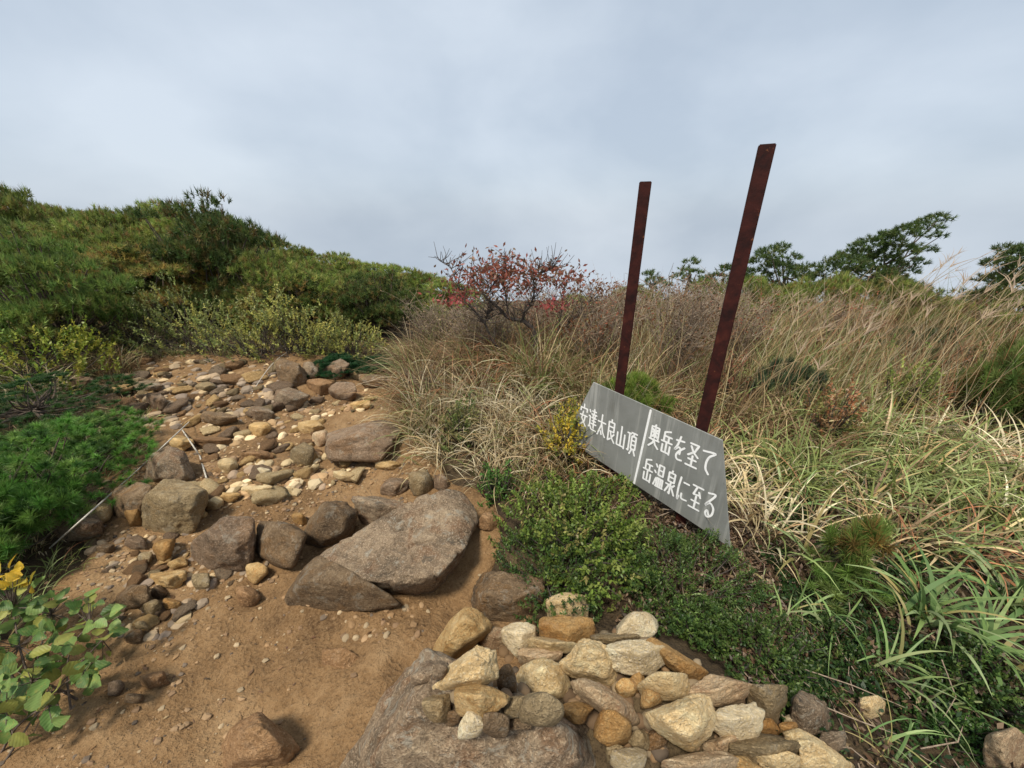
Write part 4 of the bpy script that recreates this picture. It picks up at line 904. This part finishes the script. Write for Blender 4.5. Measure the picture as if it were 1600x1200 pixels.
# red rowan with a crooked dark trunk
ry_ = 3.3
rw = thing('rowan_shrub', 'crooked dark rowan shrub with red and rust leaves on the skyline', 'shrub', tuple(np.array([at_y(838, 600, ry_)[0], ry_, float(height(at_y(838, 600, ry_)[0], ry_))])))
ro = np.array(rw.location); r_ = np.random.default_rng(5)
def pxl(L_, jy=.0): return np.array([at_y(x, y, ry_ + jy * k) - ro for k, (x, y) in enumerate(L_)])
mb = MB(); TIPS = []
for L_, r0, r1, jy in [([(842, 650), (836, 600), (836, 560), (835, 520), (817, 500)], .026, .02, 0), ([(817, 500), (795, 497), (780, 482), (760, 465), (745, 445), (735, 425)], .018, .007, .02), ([(817, 500), (819, 488), (828, 478), (835, 455), (832, 432)], .015, .005, -.03), ([(836, 575), (812, 562), (785, 550), (768, 530), (757, 505), (740, 484), (725, 470)], .016, .006, -.04), ([(838, 590), (860, 560), (872, 520), (878, 480), (882, 445)], .014, .005, .05), ([(795, 497), (790, 460), (785, 425), (790, 408)], .009, .004, .06), ([(780, 482), (765, 488), (757, 505)], .006, .004, 0), ([(760, 465), (772, 440), (770, 420)], .007, .003, .05), ([(740, 484), (715, 445), (705, 420), (688, 408)], .006, .003, .03), ([(832, 432), (850, 425), (865, 420)], .005, .003, .03), ([(872, 520), (905, 490), (925, 465)], .007, .003, .06)]:
    C_ = crom(pxl(L_, jy), 4); mb.add(*tube(C_, np.linspace(r0, r1, len(C_)), 6)); TIPS.append(C_)
for i in range(480):
    C_ = TIPS[r_.integers(len(TIPS))]; s_ = C_[r_.integers(2, len(C_))]; d = unit(np.array([r_.normal() * .8, r_.normal() * .8, r_.uniform(.3, 1.2)])); l = r_.uniform(.08, .24)
    mb.add(*tube([s_, s_ + d * l * .5 + r_.normal(size=3) * .02, s_ + d * l], [.004, .003, .0015], 3))
link('trunk', mb.mesh('trunk'), M_BARK, rw)
mb = MB()
for cx, cy, rr, m, c in [(782, 412, 26, 150, 0), (800, 428, 26, 130, 0), (765, 425, 20, 80, 0), (735, 440, 20, 70, 0), (750, 452, 16, 40, 0), (775, 447, 20, 70, 0), (812, 448, 20, 70, 0), (712, 467, 13, 75, 1), (865, 476, 12, 60, 1), (872, 432, 22, 80, 0), (890, 436, 16, 50, 0), (930, 450, 14, 40, 2), (855, 424, 18, 40, 0), (820, 425, 22, 60, 0), (905, 515, 30, 90, 2), (725, 432, 12, 30, 0)]:
    m = int(m * 1.8); p = np.array([at_y(cx + r_.normal() * rr * 1.25, cy + r_.normal() * rr * .45, ry_ + r_.normal() * .16) - ro for _ in range(m)])
    pal = ([(.33, .11, .07), (.27, .12, .075), (.40, .125, .085), (.20, .13, .075)], [(.50, .11, .10), (.42, .12, .10)], [(.18, .08, .035), (.24, .10, .04)])[c]
    mb.add(*leaf_quads(p, rdirs(m, r_) + np.array([0, 0, -.2]), rdirs(m, r_), .045, .02, pick(pal, [1] * len(pal), m, r_), fold=.1))
link('leaves', mb.mesh('leaves'), M_LEAF, rw)

# bare twiggy shrubs
def bare_shrub(label, cx, ytop, ybase, ydep, pxr, seed, nst=46, leaf=None):
    bp = at_y(cx, ybase, ydep); g = float(height(bp[0], ydep)); o0 = np.array([bp[0], ydep, g]); top = at_y(cx, ytop, ydep)[2] - g; rad = pxr * ydep / FPX
    th = thing('bare_shrub', label, 'shrub', tuple(o0), 'bare twiggy shrubs behind the posts'); r_ = np.random.default_rng(seed); mb = MB(); ends = []
    for i in range(nst):
        a = r_.uniform(0, 6.28); e = np.array([math.cos(a) * rad * r_.uniform(.1, 1), math.sin(a) * rad * .6 * r_.uniform(.1, 1), top * r_.uniform(.55, 1.0)]); s_ = e * np.array([.12, .12, 0])
        C_ = crom([s_, s_ * .5 + e * .5 + np.array([0, 0, top * .1]) + r_.normal(size=3) * .04, e], 4); mb.add(*tube(C_, np.linspace(.006, .002, len(C_)), 4))
        for j in range(7):
            b0 = C_[r_.integers(3, len(C_))]; d = unit(np.array([r_.normal() * .7, r_.normal() * .7, r_.uniform(.1, 1)])); l = r_.uniform(.08, .28)
            mb.add(*tube([b0, b0 + d * l * .5 + r_.normal(size=3) * .015, b0 + d * l], [.0028, .002, .001], 3)); ends.append(b0 + d * l * r_.uniform(.4, 1))
    link('twigs', mb.mesh('twigs'), M_TWIG, th)
    if leaf:
        m = len(ends) * 2; p = np.repeat(np.array(ends), 2, 0) + r_.normal(size=(m, 3)) * .02; mb = MB()
        mb.add(*leaf_quads(p, rdirs(m, r_), rdirs(m, r_), .028, .014, pick(leaf, [1] * len(leaf), m, r_))); link('leaves', mb.mesh('leaves'), M_LEAF, th)
RL = [(.30, .10, .055), (.26, .12, .06), (.18, .12, .06)]
bare_shrub('grey twiggy shrub just left of the left post with rusty leaves', 925, 448, 620, 3.3, 75, 121, 60, RL)
bare_shrub('grey bare shrub seen between the two posts', 1045, 445, 630, 3.1, 75, 122, 70, [(.22, .12, .06), (.16, .10, .06)])
bare_shrub('reddish twiggy shrub close behind the tall post', 1130, 445, 600, 3.6, 75, 123, 60, RL)
bare_shrub('reddish bush on the skyline left of the tall windswept pine', 1270, 470, 600, 4.2, 80, 124, 50, RL)
bare_shrub('rusty bush on the skyline between the two right hand pines', 1480, 465, 600, 4.3, 60, 125, 40, [(.24, .09, .05), (.18, .10, .05)])
bare_shrub('rusty thicket on the skyline between rowan and left post', 960, 447, 600, 4.4, 85, 127, 80, RL)
bare_shrub('brown thicket on the skyline right of the left post', 1060, 440, 600, 4.6, 85, 128, 80, RL)
bare_shrub('tan twiggy bush at the left foot of the rowan', 760, 480, 600, 3.7, 70, 129, 80, [(.26, .18, .09), (.20, .17, .07)])
bare_shrub('grey twiggy bush on the skyline behind the rowan', 840, 445, 600, 4.3, 90, 130, 90, RL)
bare_shrub('pale twiggy bush at the right end of the pine thicket', 690, 470, 590, 4.4, 60, 131, 70, [(.26, .20, .10), (.16, .17, .06)])
bare_shrub('brown twiggy heap at the left foot of the grassy hummock', 668, 600, 690, 3.0, 32, 126, 40, [(.12, .10, .06)])

# grasses
TAN = [(.36, .25, .12), (.50, .395, .22), (.19, .125, .065), (.155, .185, .05), (.24, .285, .105), (.33, .145, .07), (.60, .52, .35)]
def scatter(n, xr, yr, cond, seed):
    r_ = np.random.default_rng(seed); out = []
    while len(out) < n:
        p = np.column_stack([r_.uniform(*xr, n), r_.uniform(*yr, n)]); out += list(p[cond(p[:, 0], p[:, 1], r_)])
    return np.array(out[:n])
clump = lambda x, y, s, k: fbm(xyz(x, y) * s, k, 2)
def tussocks(name, label, ctr, m, L, pw, seed, w=(.004, .010), spread=.05, lean=(.05, .7), droop=(.5, 2.2), wind=(0, 0), pal=TAN, segs=6, patch=1.6):
    """grass growing in tussocks, each with its own length and hue"""
    r_ = np.random.default_rng(seed); nc = len(ctr); n = nc * m; cl = np.repeat(np.arange(nc), m)
    off = r_.normal(size=(n, 2)) * spread; p = ctr[cl] + off; v = off / spread * .6 + r_.normal(size=(n, 2)) * .55 + np.array(wind); az = np.arctan2(v[:, 1], v[:, 0])
    Lc = np.broadcast_to(L, (nc,)) * r_.uniform(.6, 1.22, nc); LL = Lc[cl] * r_.uniform(.45, 1.1, n)
    cc = pick(pal, pw, nc, r_, .3)
    if patch:                                    # neighbouring tussocks of one kind grow together
        z1, z2 = clump(ctr[:, 0], ctr[:, 1], patch, 301), clump(ctr[:, 0], ctr[:, 1], patch, 302); P_ = np.asarray(pal, float)
        for mk, ks in ((z1 > .28, (3, 4)), (z1 < -.3, (5, 2)), (z2 > .4, (1, 6)), (z2 < -.45, (2, 2))): cc[mk] = P_[np.array(ks)[r_.integers(0, 2, mk.sum())]] * r_.uniform(.75, 1.2, (mk.sum(), 1))
    c2 = pick(pal, pw, n, r_, .2); c = np.where((r_.random(n) < .6)[:, None], cc[cl], c2) * r_.uniform(.75, 1.25, (n, 1))
    base = np.column_stack([p, height(p[:, 0], p[:, 1]) - .01]); mb = MB()
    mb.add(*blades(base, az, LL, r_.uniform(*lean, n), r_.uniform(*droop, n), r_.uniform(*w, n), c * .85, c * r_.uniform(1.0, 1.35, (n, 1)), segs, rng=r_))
    return tag(link(name, mb.mesh(name), M_GRASS), label, 'grass', kind='stuff')
def right_front(x, y, r): return (x - rb(y) > .75) & (x > 1.02 + .25 * (y < 1.6)) & (y > 1.36 + .2 * clump(x, y, 2, 61)) & (y < 3.3) & (x / (y + .3) < 1.75)
p = scatter(390, (.9, 4.6), (.9, 3.3), right_front, 201)
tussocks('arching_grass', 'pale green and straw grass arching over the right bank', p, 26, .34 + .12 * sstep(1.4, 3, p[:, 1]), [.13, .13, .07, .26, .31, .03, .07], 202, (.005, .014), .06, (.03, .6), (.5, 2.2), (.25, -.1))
p = scatter(440, (-.2, 6.8), (2.7, 6.0), lambda x, y, r: (x > .15 * y - .4) & (np.hypot(x, y) < 7.6), 203)
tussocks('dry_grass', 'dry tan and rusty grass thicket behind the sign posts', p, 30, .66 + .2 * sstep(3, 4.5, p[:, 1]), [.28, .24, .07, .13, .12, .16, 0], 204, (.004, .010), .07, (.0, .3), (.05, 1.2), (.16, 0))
p = scatter(4200, (.5, 5.6), (2.2, 5.2), lambda x, y, r: (x / y > .22), 214)
tussocks('dry_stalks', 'thin upright straw stalks standing in the grass behind the posts', p, 1, .92, [.25, .45, .05, .05, 0, .1, .1], 215, (.003, .006), .01, (.03, .24), (.05, .5), (.9, 0))
def hummock(x, y, r): return (x - rb(y) > -.1 * (y > 2.1)) & (y > 1.75) & (y < 4.6) & (x < .72 + .25 * (y > 2.3)) & (r.random(len(x)) < .7 + .5 * clump(x, y, 2.5, 62))
p = scatter(500, (-1.5, 1.0), (1.7, 4.6), hummock, 205)
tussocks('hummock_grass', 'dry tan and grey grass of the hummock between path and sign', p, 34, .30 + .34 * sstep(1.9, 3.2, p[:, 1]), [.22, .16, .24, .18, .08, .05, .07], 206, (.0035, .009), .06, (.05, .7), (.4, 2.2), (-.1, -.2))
p = scatter(170, (-6.5, -1.5), (3.0, 5.2), lambda x, y, r: (lb(y) - x > -.15) & (r.random(len(x)) < .3 + .9 * clump(x, y, 1.8, 63)), 207)
tussocks('left_grass', 'dry yellowish grass on the left bank above the rubble', p, 28, .36, [.36, .34, .05, .15, .08, 0, .02], 208, (.004, .009), .06, (.05, .6), (.4, 1.6))
p = scatter(130, (-5, -1.0), (4.0, 4.9), lambda x, y, r: (path_mask(x, y) < .5), 209)
tussocks('edge_grass', 'low olive grass where the rubble meets the azaleas', p, 26, .20, [.25, .15, .15, .25, .2, 0, 0], 210, (.004, .008), .06)
def left_verge(x, y, r): return (lb(y) - x > -.1) & (lb(y) - x < 2.0) & (y > .3) & (y < 3.6)
p = scatter(330, (-5.5, -1.0), (.3, 3.6), left_verge, 211)
tussocks('verge_grass', 'short mixed grass along the left verge under the pines', p, 26, .15, [.15, .06, .18, .33, .25, .03, 0], 212, (.003, .007), .06)
# tall plumed grass leaning with the wind on the right
r_ = np.random.default_rng(9); mb = MB()
pts = scatter(150, (.9, 5.2), (2.0, 4.6), lambda x, y, r: (x / y > .55), 213)
for k_, (x, y) in enumerate(pts):
    g = float(height(x, y)); L_ = r_.uniform(.62, 1.0) * (1 + .38 * (x / y > .98)); az = r_.normal() * .35 + .1; th = r_.uniform(.12, .3); dr = r_.uniform(.4, 1.1); s_ = np.linspace(0, 1, 8); an = th + dr * s_ ** 2.5
    rr = np.concatenate([[0], np.cumsum(np.sin(an[1:]) * L_ / 7)]); zz = np.concatenate([[0], np.cumsum(np.cos(an[1:]) * L_ / 7)])
    P = np.stack([x + rr * math.cos(az), y + rr * math.sin(az), g + zz], 1); c = np.array([.40, .30, .16]) * r_.uniform(.7, 1.2)
    v, f = tube(P, np.linspace(.0032, .0015, 8), 4); mb.add(v, f, c)
    e = P[-1]; d = unit(P[-1] - P[-2]); m = 7
    b_, ff, cc = blades(np.repeat(e[None] - d * .03, m, 0), np.full(m, az) + r_.normal(size=m) * .5, r_.uniform(.08, .17, m), np.full(m, an[-1]) * r_.uniform(.7, 1.0, m), r_.uniform(.1, .6, m), np.full(m, .005), np.tile([[.34, .25, .17]], (m, 1)) * r_.uniform(.7, 1.2, (m, 1)), segs=3, rng=r_); mb.add(b_, ff, cc)
tag(link('plume_grass', mb.mesh('plume_grass'), M_GRASS), 'tall straw coloured plume grass leaning right in the wind', 'grass', kind='stuff')
# strap-leaved clumps in the foreground
SG = [(.10, .17, .05), (.17, .25, .08), (.26, .32, .14), (.30, .26, .10)]
def sedge(label, cx, cy, n, L, seed, w=(.010, .02), pw=(.35, .35, .2, .1), dr=(.8, 2.0), group='strap leaved clumps at the right'):
    P, t = ground_hit(cx, cy); r_ = np.random.default_rng(seed); mb = MB(); base = r_.normal(size=(n, 3)) * np.array([.03, .03, 0]); c = pick(SG, pw, n, r_)
    mb.add(*blades(base, r_.uniform(0, 6.28, n), L * r_.uniform(.55, 1.1, n), r_.uniform(.1, .75, n), r_.uniform(*dr, n), r_.uniform(*w, n), c, c * 1.1, 8, rng=r_))
    return tag(link('sedge_clump', mb.mesh('sedge_clump'), M_GRASS, loc=tuple(P)), label, 'grass clump', group)
sedge('broad leaved green sedge clump at the lower right, largest', 1440, 975, 52, .36, 221)
sedge('green sedge clump at the right edge above the corner rock', 1585, 955, 46, .38, 222)
sedge('green sedge clump standing between the two larger ones', 1520, 1015, 34, .30, 223)
sedge('small drooping sedge tuft on the heath shrub under the board', 1128, 945, 10, .20, 224, (.006, .012), (.1, .4, .4, .1), (1.4, 2.4))
sedge('pale straw tuft hanging at the right corner of the board', 1150, 880, 9, .22, 225, (.006, .012), (0, .1, .4, .5), (1.6, 2.6))
sedge('arching pale sedge beside the low mossy patch', 1440, 1105, 9, .24, 226, (.006, .010), (.2, .4, .3, .1), (1.4, 2.2))
sedge('straw and green tuft at the bottom right beside the grey stone', 1385, 1190, 30, .20, 227, (.003, .007), (.2, .2, .2, .4))
sedge('wide bladed sedge behind the pine seedling', 1265, 880, 14, .36, 228, (.008, .016), (.2, .4, .3, .1))
sedge('thin green tuft growing through the heath shrub left of the seedling', 1215, 960, 16, .24, 231, (.005, .010), (.3, .4, .2, .1))
sedge('straw blades fallen over bare soil below the seedling', 1290, 985, 14, .28, 232, (.005, .010), (.1, .2, .3, .4), (1.2, 2.4))
sedge('long green blades bending over the lone pale stone', 1370, 1050, 16, .30, 233, (.006, .012), (.3, .4, .2, .1), (1.0, 2.2))
sedge('pale sedge clump right of the board at mid height', 1235, 800, 22, .34, 229, (.008, .014), (.1, .3, .4, .2))
sedge('pale sedge clump further right in the grass', 1490, 850, 22, .36, 230, (.008, .014), (.2, .3, .3, .2))
# ground cover and litter on the dark right-hand bank
r_ = np.random.default_rng(17); mb = MB(); A_ = []
while len(A_) < 8200:
    x, y = (r_.uniform(.3, 2.6), r_.uniform(.25, 2.1)) if len(A_) < 5200 else (r_.uniform(.7, 1.8), r_.uniform(.7, 1.6))
    if x < .75 and y < .95: continue
    if x - rb(y) < .3: continue
    A_.append((x, y))
A_ = np.array(A_); z = height(A_[:, 0], A_[:, 1]); n_ = len(A_); mz = clump(A_[:, 0], A_[:, 1], 4.0, 71)
cc = np.where((mz > .22)[:, None], pick([(.02, .05, .014), (.04, .085, .02), (.06, .10, .03)], [.4, .4, .2], n_, r_), pick([(.15, .09, .055), (.22, .15, .09), (.07, .05, .035), (.32, .24, .15)], [.35, .25, .25, .15], n_, r_))
for rep in range(4):
    p = np.column_stack([A_ + r_.normal(size=A_.shape) * .012, z + r_.uniform(0, .05, n_)])
    mb.add(*leaf_quads(p, rdirs(n_, r_) + np.array([0, 0, .3]), unit(np.array([0, 0, 1.]) + r_.normal(size=(n_, 3)) * .6), r_.uniform(.012, .03, n_), r_.uniform(.006, .014, n_), cc * r_.uniform(.8, 1.2, (n_, 1)), fold=.1))
tag(link('ground_cover', mb.mesh('ground_cover'), M_LEAF), 'dark mat of tiny leaves and brown litter on the right bank', 'ground cover', kind='stuff')
mb = MB()
for i in range(340):
    x, y = r_.uniform(.5, 2.4), r_.uniform(.35, 2.0)
    if x < .8 and y < 1.0: continue
    a = r_.uniform(0, 6.28); l = r_.uniform(.08, .3); q = np.array([[x + math.cos(a) * l * s_, y + math.sin(a) * l * s_, 0] for s_ in (-.5, 0, .5)]) + r_.normal(size=(3, 3)) * .012
    q[:, 2] = height(q[:, 0], q[:, 1]) + r_.uniform(.005, .07) + r_.normal(size=3) * .01; mb.add(*tube(q, [.0022, .002, .001], 3))
tag(link('dead_twigs', mb.mesh('dead_twigs'), M_TWIG), 'fine dead twigs and straws lying over the right bank', 'twigs', kind='stuff')

q_ = scatter(1500, (-2.6, .1), (.25, 4.2), lambda x, y, r: r.random(len(x)) < .15 + .6 * sstep(-.9, -1.8, x) + .4 * clump(x, y, 2.2, 77), 231); n_ = len(q_); mb = MB()
mb.add(*leaf_quads(np.column_stack([q_, height(q_[:, 0], q_[:, 1]) + .008]), rdirs(n_, r_) * np.array([1, 1, .25]), unit(np.array([0, 0, 1.]) + r_.normal(size=(n_, 3)) * .35), r_.uniform(.008, .03, n_), r_.uniform(.003, .012, n_), pick([(.16, .09, .05), (.26, .16, .08), (.36, .26, .14), (.09, .06, .04)], [.35, .3, .15, .2], n_, r_), fold=.15))
tag(link('path_litter', mb.mesh('path_litter'), M_LEAF), 'scattered dead leaves and needle litter on the path soil', 'litter', kind='stuff')
# broad-leaved plant at the lower left: every leaf its own part
def leaf_mesh(seed, col, L=1.0):
    r_ = np.random.default_rng(seed); k = 9; s_ = np.linspace(0, 1, k); w = .36 * np.sin(np.pi * s_ ** .8) ** .75 * (1 - .15 * s_); w[0] = .02; w[-1] = .004
    w = w * (1 + .07 * np.where(np.arange(k) % 2, 1, -1)); cur = -.22 * s_ ** 2 * r_.uniform(.3, 1.6); V = []
    for i in range(k):
        for u in (-1, -.5, 0, .5, 1): V.append((u * w[i], s_[i] * L, cur[i] + abs(u) * w[i] * .28 + r_.normal() * .008))
    F = [[i * 5 + j, i * 5 + j + 1, (i + 1) * 5 + j + 1, (i + 1) * 5 + j] for i in range(k - 1) for j in range(4)]
    c = np.tile(np.array(col), (len(V), 1)) * r_.uniform(.92, 1.08, (len(V), 1)); c[2::5] *= 1.25
    return np_mesh('leaf', np.array(V), np.array(F), c)
LC = [(.09, .175, .04), (.13, .22, .052), (.18, .27, .075), (.07, .13, .032), (.26, .27, .06)]
LM = [leaf_mesh(400 + k, LC[k % 5]) for k in range(10)]; LY = [leaf_mesh(420 + k, ((.55, .36, .03), (.42, .34, .04))[k % 2]) for k in range(3)]
for m_ in LM + LY: m_.materials.append(M_BROAD)
P0, t0 = ground_hit(55, 1120); plant = thing('broadleaf_plant', 'light green broad leaved plant with yellow tip in lower left corner', 'plant', tuple(P0)); P0 = np.array(P0)
poly = [(0, 905), (60, 905), (150, 925), (182, 950), (188, 1005), (165, 1030), (160, 1070), (125, 1090), (90, 1140), (40, 1165), (0, 1170), (-90, 1150), (-90, 900)]
mb = MB(); k = 0; hubs = [(20, 950), (80, 960), (140, 975), (30, 1010), (110, 1010), (160, 1000), (50, 1065), (130, 1050), (10, 1110), (75, 1100), (-40, 1040), (-40, 960)]
hub3 = []
for hx, hy in hubs:
    g, t = ground_hit(hx, hy + 60); e = at_depth(hx, hy, t - .06); hub3.append(e)
    b0 = P0 + np.array([r_.normal() * .05, r_.normal() * .05, -.02]); mb.add(*tube(crom([b0 - P0, (b0 + e) / 2 - P0 + np.array([0, 0, .03]), e - P0], 4), np.linspace(.004, .0022, 9), 4))
k = 0
while k < 285:
    qx, qy = r_.uniform(-90, 190), r_.uniform(900, 1170)
    if not inpoly(qx, qy, poly): continue
    i = min(range(len(hubs)), key=lambda j: (hubs[j][0] - qx) ** 2 + (hubs[j][1] - qy) ** 2); t = np.dot(hub3[i] - CAM, AX_F) + r_.uniform(-.06, .09)
    c = at_depth(qx, qy, t); d = c - hub3[i]; d = unit(d + r_.normal(size=3) * .04 + np.array([0, 0, -.02])); L_ = r_.uniform(.036, .07)
    nrm = unit(np.array([.35, -.5, .9]) + r_.normal(size=3) * .3); s_ = unit(np.cross(d, nrm)); nrm = np.cross(s_, d)
    me = LM[r_.integers(10)]; o = link('leaf', me, None, plant); M_ = Matrix((( *s_, ), (*d,), (*nrm,))).transposed().to_4x4(); M_ = M_ @ Matrix.Diagonal((L_, L_, L_, 1)); M_.translation = Vector(c - d * L_ * .5 - P0); o.matrix_local = M_
    mb.add(*tube([hub3[i] - P0, c - d * L_ * .5 - P0], [.0016, .0012], 3)); k += 1
for qx, qy in [(5, 905), (15, 915), (28, 905), (38, 918), (22, 925), (8, 922), (40, 905), (-10, 912), (30, 892), (45, 926), (0, 895), (12, 898), (20, 905), (33, 910), (-8, 925), (2, 915), (25, 915), (48, 912), (36, 898), (15, 888)]:
    t = np.dot(hub3[0] - CAM, AX_F) - .03 + r_.uniform(-.03, .03); c = at_depth(qx, qy, t); d = unit(r_.normal(size=3) + np.array([0, -.2, .6])); nrm = unit(np.array([0, -.6, .8]) + r_.normal(size=3) * .4); s_ = unit(np.cross(d, nrm)); nrm = np.cross(s_, d); L_ = r_.uniform(.035, .055)
    o = link('yellow_leaf', LY[r_.integers(3)], None, plant); M_ = Matrix(((*s_,), (*d,), (*nrm,))).transposed().to_4x4() @ Matrix.Diagonal((L_, L_, L_, 1)); M_.translation = Vector(c - P0); o.matrix_local = M_
    mb.add(*tube([hub3[0] - P0, c - P0], [.0016, .0012], 3))
link('stem', mb.mesh('stem'), M_PINEBARK, plant)

# ------------------------------------------------------------------ guide rope along the rubble
m_rope, nt, b, out = new_mat('weathered_rope'); n = N(nt); v = n.node('ShaderNodeTexCoord').outputs['Object']
n.L(n.ramp(n.noise(v, 90, 3, .6), [(.35, (.30, .27, .22)), (.65, (.58, .54, .46))]), b.inputs['Base Color']); b.inputs['Roughness'].default_value = .85
for o in list(COL.objects):
    if o.name.split('.')[0] in ('boulder', 'stone') and -3.2 < o.location.x < -1.3 and 1.2 < o.location.y < 2.8:
        SOLIDS.append(BVHTree.FromPolygons([v_.co + o.location for v_ in o.data.vertices], [tuple(f_.vertices) for f_ in o.data.polygons]))
def rope(label, pts, slack, r=.0045):
    Q = []                                       # taut between the points, kept just clear of the rocks
    for (ax_, ay_), (bx_, by_) in zip(pts[:-1], pts[1:]):
        ta, tb = surf_hit(ax_, ay_)[1] - .008, surf_hit(bx_, by_)[1] - .008; A_, B_ = at_depth(ax_, ay_, ta), at_depth(bx_, by_, tb); m_ = []
        for u in np.linspace(0, 1, 12, endpoint=False):
            p_ = A_ + (B_ - A_) * u; d_ = p_ - CAM; dep = float(np.dot(d_, AX_F)); px_2 = 800 + FPX * float(np.dot(d_, AX_R)) / dep; py_2 = 600 - FPX * float(np.dot(d_, AX_U)) / dep
            m_.append((p_, d_ / dep, dep, surf_hit(px_2, py_2)[1] - .008))
        over = max(0, max(dep - lim for _, _, dep, lim in m_))
        for k_, (p_, d_, dep, lim) in enumerate(m_): Q.append(p_ - d_ * over * math.sin(math.pi * k_ / 12) - np.array([0, 0, slack * math.sin(math.pi * k_ / 12)]))
    Q.append(B_); Q = np.array(Q); o0 = Q[0].copy(); mb = MB(); mb.add(*tube(Q - o0, r, 6))
    tag(link('guide_rope', mb.mesh('guide_rope'), m_rope, loc=tuple(o0)), label, 'rope', 'guide rope beside the rubble')
rope('pale guide rope running up left over the grey rocks', [(78, 856), (190, 757), (222, 728), (300, 655)], 0, .0042)
rope('thin upper rope slanting from the rubble to the azaleas', [(392, 616), (456, 546)], -.06, .004)
rope('grey loose rope end bending right down the peaked rock', [(285, 672), (312, 712), (324, 752)], 0, .005)
